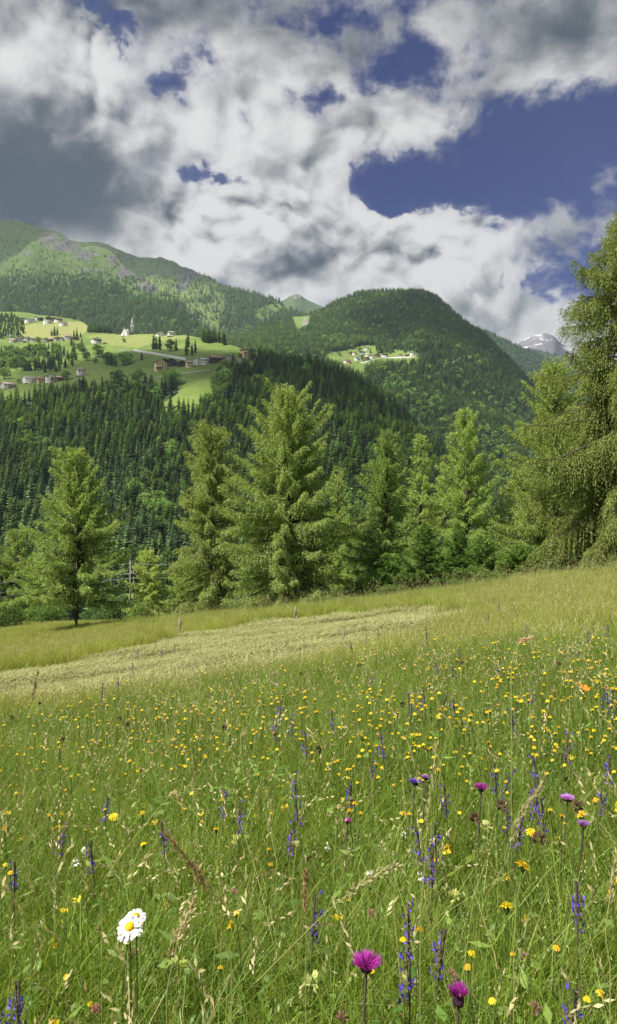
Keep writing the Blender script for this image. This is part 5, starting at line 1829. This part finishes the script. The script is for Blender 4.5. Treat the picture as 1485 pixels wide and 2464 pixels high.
def petal_ring(rng, n, r0, r1, w, up, z=0.0, notch=False):
    a = np.linspace(0, 2 * PI, n, endpoint=False) + rng.normal(0, .08, n)
    d = np.stack([np.cos(a), np.sin(a), np.full(n, up) + rng.normal(0, .07, n)], -1)
    s = np.stack([-np.sin(a), np.cos(a), 0 * a], -1)
    L = rng.uniform(.88, 1.08, n)[:, None]
    z_ = np.array([0, 0, z])
    b0 = d * r0 + z_
    V = np.stack([b0 - s * w * .45, b0 + s * w * .45, d * (r0 + (r1 - r0) * .55 * L) + s * w + z_ + [0, 0, .003], d * (r1 * L) + s * w * .55 + z_ - [0, 0, .002],
                  d * (r1 * L) - s * w * .55 + z_ - [0, 0, .002], d * (r0 + (r1 - r0) * .55 * L) - s * w + z_ + [0, 0, .003]], 1).reshape(-1, 3)
    Q = np.arange(6 * n).reshape(n, 6)
    return V, Q, np.repeat(rng.random(n), 6)


def stem_mb(h, r, rng, bend=.05):
    P = np.array([(0, 0, -.02), (bend * h * .3, .01, h * .4), (bend * h * .7, .01, h * .75), (bend * h, 0, h)])
    V, Q = tube(P, np.array([r * 1.2, r, r, r * .9]), 5)
    return V, Q, np.full(len(V), .5), P[-1]


def head_hawk(rng, s=1.0, far=False):
    parts = []
    for n, r0, r1, w, up, z in ((18, .003, .019, .0022, .12, 0), (15, .002, .014, .002, .45, .002), (10, .0, .009, .0016, 1.0, .003)):
        V, Q, v = petal_ring(rng, n, r0 * s, r1 * s, w * s, up, z * s)
        parts.append((V, Q, v))
    n = 0
    Vs, Qs, vs = [], [], []
    for V, Q, v in parts:
        Vs.append(V); Qs.append(Q + n); vs.append(v); n += len(V)
    return np.concatenate(Vs), np.concatenate(Qs), np.concatenate(vs)


def rot_to(V, tip, tx, ty):
    cx, sx, cy, sy = math.cos(tx), math.sin(tx), math.cos(ty), math.sin(ty)
    R = np.array([[cy, 0, sy], [0, 1, 0], [-sy, 0, cy]]) @ np.array([[1, 0, 0], [0, cx, -sx], [0, sx, cx]])
    return V @ R.T + tip


def hawk_mesh(seed, h, s):
    rng = np.random.default_rng(seed)
    V, Q, v, tip = stem_mb(h, .0016, rng, rng.uniform(-.1, .15))
    V2, Q2, v2 = head_hawk(rng, s)
    V2 = rot_to(V2, tip + [0, 0, .008], rng.uniform(.05, .5), rng.uniform(-.4, .4))
    V3, Q3 = tube(np.array([tip - [0, 0, .006], tip, tip + [0, 0, .009]]), np.array([.0022, .006, .0055]) * s, 7)
    me = bpy.data.meshes
    return mesh('yellow_hawkbit', np.concatenate([V, V3, V2]), [np.concatenate([Q, Q3 + len(V)]), Q2 + len(V) + len(V3)], [M_STEM, M_YEL], [0, 1], {'v': np.concatenate([v, np.full(len(V3), .3), v2])})


def hawk_parts(seed, h, s):
    rng = np.random.default_rng(seed)
    V, Q, v, tip = stem_mb(h, .0018, rng, rng.uniform(-.1, .1))
    st = mesh('stem', V, [Q], [M_STEM], attrs={'v': v})
    V2, Q2, v2 = head_hawk(rng, s)
    V2 = rot_to(V2, tip + [0, 0, .009], .45, .1)
    pe = mesh('petals', V2, [Q2], [M_YEL], attrs={'v': v2})
    V3, Q3 = tube(np.array([tip - [0, 0, .008], tip, tip + [0, 0, .010]]), np.array([.0025, .0075, .0068]) * s, 8)
    return st, pe, mesh('calyx', V3, [Q3], [M_STEM], attrs={'v': np.full(len(V3), .2)})


NEAR_HAWK = [(297, 1973, 1.35), (338, 1968, .8), (508, 1999, .9), (327, 2047, .9), (440, 1800, .8), (1252, 2014, 1.2), (1266, 2110, 1.45), (1234, 2195, 1.4), (1400, 1966, 1.3), (8, 1998, .9), (981, 1962, .9), (905, 1845, .8), (1050, 1808, .9), (1434, 1940, .8)]
for k, (px, py, s) in enumerate(NEAR_HAWK):
    h = .42 if k != 11 else .5
    loc = head_spot(px, py, h)
    t = thing('hawkbit_flower', 'large yellow hawkbit bloom on a bare green stem standing in near grass', 'wild flower', loc, k * 1.3, 'nearest yellow hawkbits')
    st, pe, ca = hawk_parts(900 + k, h, .8 * s)
    obj('stem', st, t)
    obj('petals', pe, t)
    obj('calyx', ca, t)

HK = [hawk_mesh(950 + k, .40, .46) for k in range(5)]


def bloom_density(x, y):
    return (np.exp(-((y - 1770) / 85) ** 2) * .9 + np.exp(-((y - 1640) / 70) ** 2) * (.25 + .9 * (x > 850)) + .05 * (y > 1600) * (y < 2000) + .012 + .35 * np.exp(-((y - 1560) / 50) ** 2) * (x > 1000)) * (.45 + .8 * (fbm(x / 120, y / 30, 12, 3) > 0.0))


fl = []
r_ = np.random.default_rng(31)
while len(fl) < 800:
    x, y = r_.uniform(-20, 1505), r_.uniform(1540, 2440)
    if r_.random() < float(bloom_density(np.array([x]), np.array([y]))[0]) * .9:
        q = head_spot(x, y, .40)
        if not hay_mask(np.array([q[0]]), np.array([q[1]]))[0]:
            fl.append((q, y))
fl.sort(key=lambda f: -f[1])
for k, (q, y) in enumerate(fl[:285]):
    o = obj('hawkbit_flower', HK[k % 5])
    s = r_.uniform(.9, 1.15)
    o.location, o.rotation_euler, o.scale = q, (0, 0, r_.uniform(0, 6.28)), (s, s, s)
    tag(o, 'yellow hawkbit flower on a thin stem rising from the meadow grass', 'wild flower', 'yellow hawkbits in the meadow')
rest = np.array([f[0] for f in fl[285:]])
sr = r_.uniform(1.0, 1.3, len(rest))
scatter('yellow_flowers', rest, np.stack([sr * 1.1, sr * 1.1, sr], -1), r_.uniform(0, 6.28, len(rest)), r_.integers(0, 5, len(rest)), HK)


def trefoil(seed):
    rng = np.random.default_rng(seed)
    V, Q, v, tip = stem_mb(.22, .0011, rng, .2)
    n = 7
    p = np.repeat(tip[None], n, 0) + rng.normal(0, .005, (n, 3))
    V2, Q2 = diamonds(p, unit(rng.normal(size=(n, 3)) + [0, 0, .8]), np.full(n, .016), np.full(n, .007), rng, .9)
    return mesh('trefoil', np.concatenate([V, V2]), [Q, Q2 + len(V)], [M_STEM, M_YEL], [0, 1], {'v': np.concatenate([v, np.repeat(rng.random(n), 4)])})


TF = [trefoil(k) for k in range(3)]
X, Y = sector(1.1, 6.5, 24, .5)
c = fbm(X / .7, Y / .7, 121, 3)
k = (rng.random(len(X)) < np.clip(c * 1.8 + .12, 0, 1))
X, Y = X[k], Y[k]
scatter('yellow_trefoil', np.stack([X, Y, ground_z(X, Y)], -1), rng.uniform(.8, 1.35, len(X)), rng.uniform(0, 6.28, len(X)), rng.integers(0, 3, len(X)), TF)


def salvia(seed, h, dense=1.0):
    """meadow sage: whorls of hooded violet flowers up a dark stem"""
    rng = np.random.default_rng(seed)
    V, Q, v, tip = stem_mb(h, .0022, rng, rng.uniform(-.06, .1))
    Vp, Qp, vp, n = [], [], [], 0
    Vc, Qc, vc, nc = [], [], [], 0
    nw = 6
    for w in range(nw):
        z = h * (.76 + .23 * w / (nw - 1))
        c = np.array([np.interp(z, [0, h], [0, tip[0]]), 0, z])
        m = 6 if w < nw - 2 else 3
        a = rng.uniform(0, 6.28) + np.arange(m) * 2 * PI / m
        d = unit(np.stack([np.cos(a), np.sin(a), np.full(m, .15)], -1))
        p = c + d * .003
        A, B = diamonds(p, d, np.full(m, .011), np.full(m, .0045), rng, .3)
        Vc.append(A); Qc.append(B + nc); vc.append(np.repeat(rng.random(m), 4)); nc += len(A)
        on = rng.random(m) < (.55 if w < nw - 2 else .3) * dense
        if on.any():
            d2, p2 = d[on], (p + d * .009)[on]
            k = len(d2)
            for (up, l, wd) in ((.75, .017, .0045), (-.55, .012, .0055), (.35, .014, .005)):
                A, B = diamonds(p2, unit(d2 + np.array([0, 0, up])), l * rng.uniform(.8, 1.2, k), np.full(k, wd), rng, .3)
                Vp.append(A); Qp.append(B + n); vp.append(np.repeat(rng.random(k), 4)); n += len(A)
    ax, aq = tube(np.array([[np.interp(z, [0, h], [0, tip[0]]), .01, z] for z in np.linspace(.74 * h, h, 6)]), np.full(6, .0035), 5)
    fl_ = mesh('flower_spike', np.concatenate(Vp + [ax]), [np.concatenate(Qp), aq + n], [M_PUR, M_CAL], [0, 1], {'v': np.concatenate(vp + [np.full(len(ax), .5)])})
    cl = np.concatenate(Vc)
    st = mesh('stem', np.concatenate([V, cl]), [Q, np.concatenate(Qc) + len(V)], [M_CAL], attrs={'v': np.concatenate([v] + vc)})
    return st, fl_


SAL = [salvia(60 + k, .50, 1.1 if k < 3 else .9) for k in range(5)]


def put_salvia(px, py, h, grp, lab, s=1.0):
    loc = head_spot(px, py, h * s)
    t = thing('meadow_sage', lab, 'wild flower', loc, r_.uniform(0, 6.28), grp)
    t.rotation_euler[0] = r_.normal(0, .08)
    t.scale = (s * .8, s * .8, s * .95)
    t.rotation_euler[1] = r_.normal(.05, .12)
    st, f_ = SAL[r_.integers(0, 5)]
    obj('stem', st, t)
    obj('flower_spike', f_, t)


for px, py in ((25, 2018), (100, 1990), (215, 1895), (430, 1975), (510, 1895), (578, 1920), (668, 1965), (705, 1850), (745, 1905), (840, 1850), (880, 1810),
               (1045, 1975), (1070, 1985), (1025, 2010), (1215, 1900), (1278, 1850), (1268, 1880), (1330, 1920), (1195, 1930), (1140, 1800), (1200, 1830), (1465, 1805), (1440, 1870),
               (1405, 2110), (1470, 2165), (985, 2140), (1000, 2190), (975, 2250), (740, 2170), (1355, 2330), (35, 2350), (160, 2290),
               (238, 2000), (1475, 2020), (1090, 1870), (1330, 1800)):
    put_salvia(px, py, .5, 'violet meadow sage spikes in the near grass', 'violet meadow sage spike with hooded florets in the near grass', 1.0)
for k in range(38):
    x = r_.uniform(600, 1485)
    y = r_.uniform(1440, 1760)
    if y < 1385 + (1485 - x) * .14 + 20:
        continue
    put_salvia(x, y, .5, 'violet sage spikes farther up the meadow', 'small violet sage spike farther up the sloping meadow', 1.1)
for x, y in ((280, 1625), (655, 1675), (240, 1640), (330, 1590), (160, 1560), (420, 1545), (650, 1480), (760, 1476), (380, 1555), (330, 1560)):
    put_salvia(x, y, .5, 'violet sage spikes farther up the meadow', 'small violet sage spike farther up the sloping meadow', 1.2)


def daisy(px, py, R, tiltx, tilty, lab, seed, h=.56):
    rng = np.random.default_rng(seed)
    loc = head_spot(px, py, h)
    t = thing('oxeye_daisy', lab, 'daisy', loc)
    V, Q, v, tip = stem_mb(h, .0022, rng, .0)
    obj('stem', mesh('stem', V, [Q], [M_STEM], attrs={'v': v}), t)
    V, Q, v = petal_ring(rng, 21, R * .28, R, R * .155, -.02)
    V2, Q2, v2 = petal_ring(rng, 12, R * .25, R * .93, R * .15, .06, .002)
    P_ = rot_to(np.concatenate([V, V2]), tip, tiltx, tilty)
    obj('petals', mesh('petals', P_, [np.concatenate([Q, Q2 + len(V)])], [M_WHT], attrs={'v': np.concatenate([v, v2])}), t)
    mb = MB()
    Vd, Qd = tube(np.array([(0, 0, -.002), (0, 0, .004), (0, 0, .0075), (0, 0, .0095)]), np.array([R * .33, R * .34, R * .24, R * .03]), 18)
    mb.add(rot_to(Vd, tip + [0, 0, .002], tiltx, tilty), [Qd])
    obj('disc', mb.build('disc', M_DISC, True), t)


daisy(312, 2234, .031, .55, -.12, 'larger white oxeye daisy in front, its yellow disc facing the viewer', 1)
daisy(327, 2208, .025, .42, .1, 'smaller white oxeye daisy half covered by the larger one', 2, .53)


def thistle(px, py, R, hgt, h, lab, bud_h, mat=None, seed=0, wide=False):
    rng = np.random.default_rng(seed)
    loc = head_spot(px, py, h)
    t = thing('thistle_flower', lab, 'thistle', loc)
    V, Q, v, tip = stem_mb(h - bud_h - hgt * .5, .0032, rng, .04)
    obj('stem', mesh('stem', V, [Q], [M_CAL], attrs={'v': v}), t)
    Vb, Qb = tube(tip + np.array([(0, 0, 0), (0, 0, bud_h * .25), (0, 0, bud_h * .6), (0, 0, bud_h)]), np.array([.2, .55, .62, .48]) * R, 12)
    n = 60
    a = rng.uniform(0, 6.28, n)
    zz = rng.uniform(.1, .9, n)
    pb = tip + np.stack([np.cos(a) * R * .5, np.sin(a) * R * .5, zz * bud_h], -1)
    V3, Q3 = diamonds(pb, unit(np.stack([np.cos(a) * .5, np.sin(a) * .5, 0 * a + 1], -1)), np.full(n, R * .35), np.full(n, R * .09), rng, .3)
    obj('bud', mesh('bud', np.concatenate([Vb, V3]), [np.concatenate([Qb, Q3 + len(Vb)])], [M_BUD]), t)
    n = 420
    a = rng.uniform(0, 6.28, n)
    rr = np.sqrt(rng.random(n))
    p = tip + np.stack([np.cos(a) * rr * R * .42, np.sin(a) * rr * R * .42, np.full(n, bud_h * .92)], -1)
    sp = 1.3 if wide else .75
    d = unit(np.stack([np.cos(a) * rr * sp, np.sin(a) * rr * sp, 0 * a + (.62 if wide else 1.0)], -1) + rng.normal(0, .10, (n, 3)))
    ln = hgt * np.where(rr > .8, 1.15, 1.0) * rng.uniform(.8, 1.1, n) * (1.35 if wide else 1)
    V, Q = diamonds(p, d, ln, np.full(n, R * .045), rng, .9)
    obj('florets', mesh('florets', V, [Q], [mat or M_MAG], attrs={'v': np.repeat(rng.random(n), 4)}), t)


thistle(860, 2312, .022, .019, .50, 'magenta thistle in full bloom with flat tufted head', .016, None, 1, True)
thistle(1080, 2388, .018, .020, .50, 'magenta thistle still half closed, taller round head on dark bud', .022, None, 2)
thistle(1146, 1893, .018, .016, .50, 'small pink thistle half behind a seed stalk', .014, M_MAG, 3, True)
thistle(1353, 1918, .024, .012, .48, 'flat lilac scabious like bloom left of the orange buds', .010, M_LIL, 4, True)
thistle(1391, 1982, .016, .010, .45, 'small lilac bloom beneath a big yellow hawkbit', .009, M_LIL, 5, True)
thistle(988, 1880, .020, .015, .48, 'deep violet round flower head beside a pale lilac one', .012, M_PUR, 6, True)
thistle(1012, 1868, .016, .010, .50, 'pale lilac flower head beside a deep violet one', .010, M_LIL, 7, True)
thistle(826, 1974, .012, .010, .42, 'tiny magenta knapweed head between violet sages', .009, M_MAG, 8, True)


def lily():
    loc = head_spot(1404, 1662, .60)
    t = thing('orange_lily', 'single orange lily bloom at the right in the upper meadow', 'lily', loc)
    r = np.random.default_rng(5)
    V, Q, v, tip = stem_mb(.60, .004, r, 0)
    obj('stem', mesh('stem', V, [Q], [M_STEM], attrs={'v': v}), t)
    V, Q, v = petal_ring(r, 6, .005, .030, .009, .75)
    obj('petals', mesh('petals', rot_to(V, tip, .3, .2), [Q], [M_ORG], attrs={'v': v}), t)
    n = 10
    V, Q = diamonds(np.stack([np.zeros(n), np.zeros(n), np.linspace(.1, .45, n)], -1), unit(np.stack([np.cos(np.arange(n) * 2.4), np.sin(np.arange(n) * 2.4), np.full(n, .5)], -1)), np.full(n, .07), np.full(n, .007), r, .2)
    obj('leaf', mesh('leaf', V, [Q], [M_HERB], attrs={'v': np.full(len(V), .5)}), t)


lily()


def clover_like(name, mat, seed, h, R, nfl):
    rng = np.random.default_rng(seed)
    V, Q, v, tip = stem_mb(h, .0013, rng, .1)
    u = unit(rng.normal(size=(nfl, 3)))
    V2, Q2 = diamonds(tip + u * R * .35, unit(u + [0, 0, .6]), np.full(nfl, R), np.full(nfl, R * .28), rng, .9)
    return mesh(name, np.concatenate([V, V2]), [Q, Q2 + len(V)], [M_STEM, mat], [0, 1], {'v': np.concatenate([v, np.repeat(rng.random(nfl), 4)])})


RATT = [clover_like('yellow_rattle', M_PALE, k, .33, .02, 16) for k in range(2)]
CLOV = [clover_like('red_clover', M_PINK, k + 5, .25, .013, 40) for k in range(2)]
CAMP = [clover_like('white_campion', M_WHT, k + 9, .35, .012, 12) for k in range(2)]
SEEDB = [clover_like('brown_seed_head', plain('brown_bud', (.09, .05, .03), .9), k + 15, .55, .016, 30) for k in range(2)]
for nm, forms, pts, h, lab, gr in (
    ('yellow_rattle', RATT, ((538, 2036), (1434, 1880), (1437, 1868), (742, 2345), (690, 2040), (1010, 2385), (1110, 2150), (1150, 1985), (555, 2030), (455, 2330)), .33, 'pale yellow rattle with leafy flower spike in the near grass', 'pale yellow rattles'),
    ('red_clover', CLOV, ((798, 2448), (226, 2450), (430, 2290), (560, 2140), (300, 2305), (905, 2210), (1300, 2420), (1240, 2300), (480, 1930), (1110, 2360)), .25, 'dull pink clover head low in the near grass', 'pink clovers'),
    ('white_campion', CAMP, ((950, 2010), (1020, 2125), (810, 2035), (835, 2040), (182, 2050), (190, 2085), (640, 1735), (1385, 1960), (880, 2120), (560, 1610), (440, 1580), (1290, 1440), (1100, 1470), (270, 1600), (180, 1618)), .35, 'small white campion flower with puffed calyx in the grass', 'white campions'),
    ('brown_seed_head', SEEDB, ((268, 1730), (540, 1760), (47, 1725), (95, 1690), (1330, 1600), (1128, 1600), (85, 1640), (712, 1620), (1382, 1960), (1190, 1980), (775, 1795), (130, 1780), (300, 1750), (880, 1600), (960, 1690), (1255, 2030), (1240, 1960)), .55,
     'dark brown seed head standing above the grass', 'dark brown seed heads')):
    for k, (px, py) in enumerate(pts):
        o = obj(nm, forms[k % 2])
        o.location = head_spot(px, py, h)
        o.rotation_euler = (0, 0, k * 1.7)
        tag(o, lab, 'wild flower' if nm != 'brown_seed_head' else 'seed head', gr)


def big_stalk(pts, hl, r, mat_l, lab, seed, wide=1.0):
    """a single long grass stalk close to the camera, its spike following measured points from stem to tip (px, py, distance)"""
    rng = np.random.default_rng(seed)
    P = np.array([CAM + np.array(ray_dir(a, b)) * (d / ray_dir(a, b).y) for a, b, d in pts])
    s = np.linspace(0, 1, 24)
    k = np.linspace(0, 1, len(P))
    S = np.stack([np.interp(s, k, P[:, q]) for q in range(3)], -1)
    S = gsm(S, 1.5, 0)
    b = S[0].copy()
    b[2] = float(ground_z(b[0], b[1])) - .02
    S2 = np.concatenate([[b, b * .5 + S[0] * .5 + [0, 0, .0]], S])
    t = thing('grass_stalk', lab, 'grass stalk', tuple(b))
    V, Q = tube(S2 - b, np.linspace(r, r * .5, len(S2)), 5)
    obj('stem', mesh('stem', V, [Q], [M_DRY], attrs={'v': np.full(len(V), .5)}), t)
    n = 150
    u = rng.uniform(1 - hl, 1, n)
    p = np.stack([np.interp(u, s, S[:, q]) for q in range(3)], -1) - b
    tg = unit(np.stack([np.interp(u, s, np.gradient(S[:, q])) for q in range(3)], -1))
    ax = rng.normal(0, .0022 * wide, (n, 3)) * (1.15 - (u - (1 - hl)) / hl)[:, None]
    V, Q = diamonds(p + ax, unit(tg + rng.normal(0, .22 * wide, (n, 3))), rng.uniform(.009, .016, n), rng.uniform(.0010, .0018, n), rng, .9)
    obj('seed_spike', mesh('seed_spike', V, [Q], [mat_l], attrs={'v': np.repeat(rng.random(n), 4)}), t)


M_RUST = leafy('reddish_seed_heads', (.30, .17, .09), (.48, .33, .2), None, .2, .3)
big_stalk([(560, 2330, 1.15), (530, 2230, 1.15), (505, 2150, 1.14), (470, 2085, 1.13), (390, 2000, 1.1)], .5, .0010, M_RUST, 'reddish brown bowed seed spike leaning left above the grass, nearest', 1, 1.5)
big_stalk([(1010, 2220, 1.3), (1022, 2090, 1.3), (1030, 1960, 1.3), (1045, 1850, 1.3), (1052, 1790, 1.3)], .6, .001, M_SEED, 'tall upright pale seed stalk before the violet sages', 2, .8)
big_stalk([(1235, 2300, 1.2), (1245, 2160, 1.2), (1215, 2080, 1.2), (1250, 1960, 1.2), (1310, 1880, 1.2)], .4, .001, M_SEED, 'pale seed stalk leaning right across the sages', 3, 1.2)
big_stalk([(600, 2380, 1.1), (700, 2280, 1.08), (800, 2180, 1.05), (880, 2120, 1.03), (960, 2080, 1.0)], .45, .001, M_SEED, 'long thin stalk slanting right across the middle of the near grass', 4, 1.3)
big_stalk([(240, 2130, 1.5), (290, 2060, 1.5), (360, 1970, 1.5), (420, 1900, 1.5), (440, 1940, 1.5)], .3, .001, M_SEED, 'thin bowed stalk arching right above the hawkbits', 5, 1.0)
big_stalk([(735, 2330, 1.2), (738, 2260, 1.2), (737, 2200, 1.2), (733, 2150, 1.2), (735, 2100, 1.2)], .5, .001, M_RUST, 'upright reddish seed spike in the middle of the near grass', 6, .9)
big_stalk([(60, 1740, 2.6), (72, 1705, 2.6), (80, 1675, 2.6), (85, 1650, 2.6), (92, 1615, 2.6)], .6, .0012, M_RUST, 'dark upright seed spike against the hay strip at the left', 7, 1.2)
big_stalk([(1230, 1600, 2.4), (1238, 1570, 2.4), (1248, 1548, 2.4), (1262, 1540, 2.4), (1278, 1533, 2.4)], .5, .0015, M_RUST, 'brown seed spike leaning right, alone in the upper right meadow', 8, 1.8)
big_stalk([(1470, 2330, 1.0), (1455, 2250, 1.0), (1465, 2180, 1.0), (1478, 2110, 1.0), (1490, 2050, 1.0)], .5, .001, M_SEED, 'pale seed stalk rising along the right frame edge', 9, 1.2)
big_stalk([(400, 2400, 1.05), (410, 2340, 1.05), (425, 2280, 1.05), (440, 2230, 1.05), (470, 2160, 1.05)], .5, .001, M_SEED, 'drooping oat like stalk right of the daisies', 10, 2.2)

# ------------------------------------------------------------------ clouds beside and above the view; their shadows lie on parts of the valley
def cloud(target, z, sx, sy, seed):
    tx, ty, tz = target
    k = (z - tz) / TO_SUN.z
    cx, cy = tx + TO_SUN.x * k, ty + TO_SUN.y * k
    bm = bmesh.new()
    bmesh.ops.create_icosphere(bm, subdivisions=5, radius=1.0)
    V = np.array([v.co for v in bm.verts])
    T = np.array([[v.index for v in f.verts] for f in bm.faces])
    bm.free()
    b = 1 + .35 * fbm(V[:, 0] * 2 + seed, V[:, 1] * 2 + V[:, 2] * 1.7, seed, 5)
    V = V * b[:, None] * np.array([sx, sy, 150])
    V[:, 2] = np.maximum(V[:, 2], -60 + 8 * np.sin(V[:, 0] / 90))
    m = bpy.data.materials.get('cloud')
    if m is None:
        m = bpy.data.materials.new('cloud')
        m.use_nodes = True
        nt = m.node_tree
        nt.nodes.clear()
        out = nt.nodes.new('ShaderNodeOutputMaterial')
        pv = nt.nodes.new('ShaderNodeVolumePrincipled')
        pv.inputs['Color'].default_value = (.97, .97, .98, 1)
        pv.inputs['Density'].default_value = .0065
        pv.inputs['Anisotropy'].default_value = .6
        nt.links.new(pv.outputs[0], out.inputs['Volume'])
    o = obj('clouds', mesh('clouds', V, [T], [m], smooth=True))
    o.location = (cx, cy, z)
    tag(o, kind='stuff')


cloud((-1480, 3150, 1250), 2500, 430, 300, 1)          # over the highest shoulder
cloud((-850, 3850, 1480), 3400, 620, 420, 2)           # over the ridge behind it
cloud((-240, 880, 200), 2450, 190, 150, 3)             # over the lane and the meadow below it
cloud((60, 800, 140), 2480, 200, 170, 4)               # over the spur
cloud((520, 2000, 450), 2500, 330, 420, 5)             # over the right flank of the round hill

# ------------------------------------------------------------------ air
def haze():
    m = bpy.data.materials.new('pale_air')
    m.use_nodes = True
    nt = m.node_tree
    nt.nodes.clear()
    out = nt.nodes.new('ShaderNodeOutputMaterial')
    pv = nt.nodes.new('ShaderNodeVolumePrincipled')
    pv.inputs['Color'].default_value = (.62, .78, 1.0, 1)
    pv.inputs['Density'].default_value = HAZE_D
    pv.inputs['Anisotropy'].default_value = .2
    nt.links.new(pv.outputs[0], out.inputs['Volume'])
    o = obj('haze', MB().box((0, 3500, 595), (12000, 11000, 2110)).build('haze', m))
    return tag(o, kind='stuff')


HAZE_D = 5.2e-5
haze()
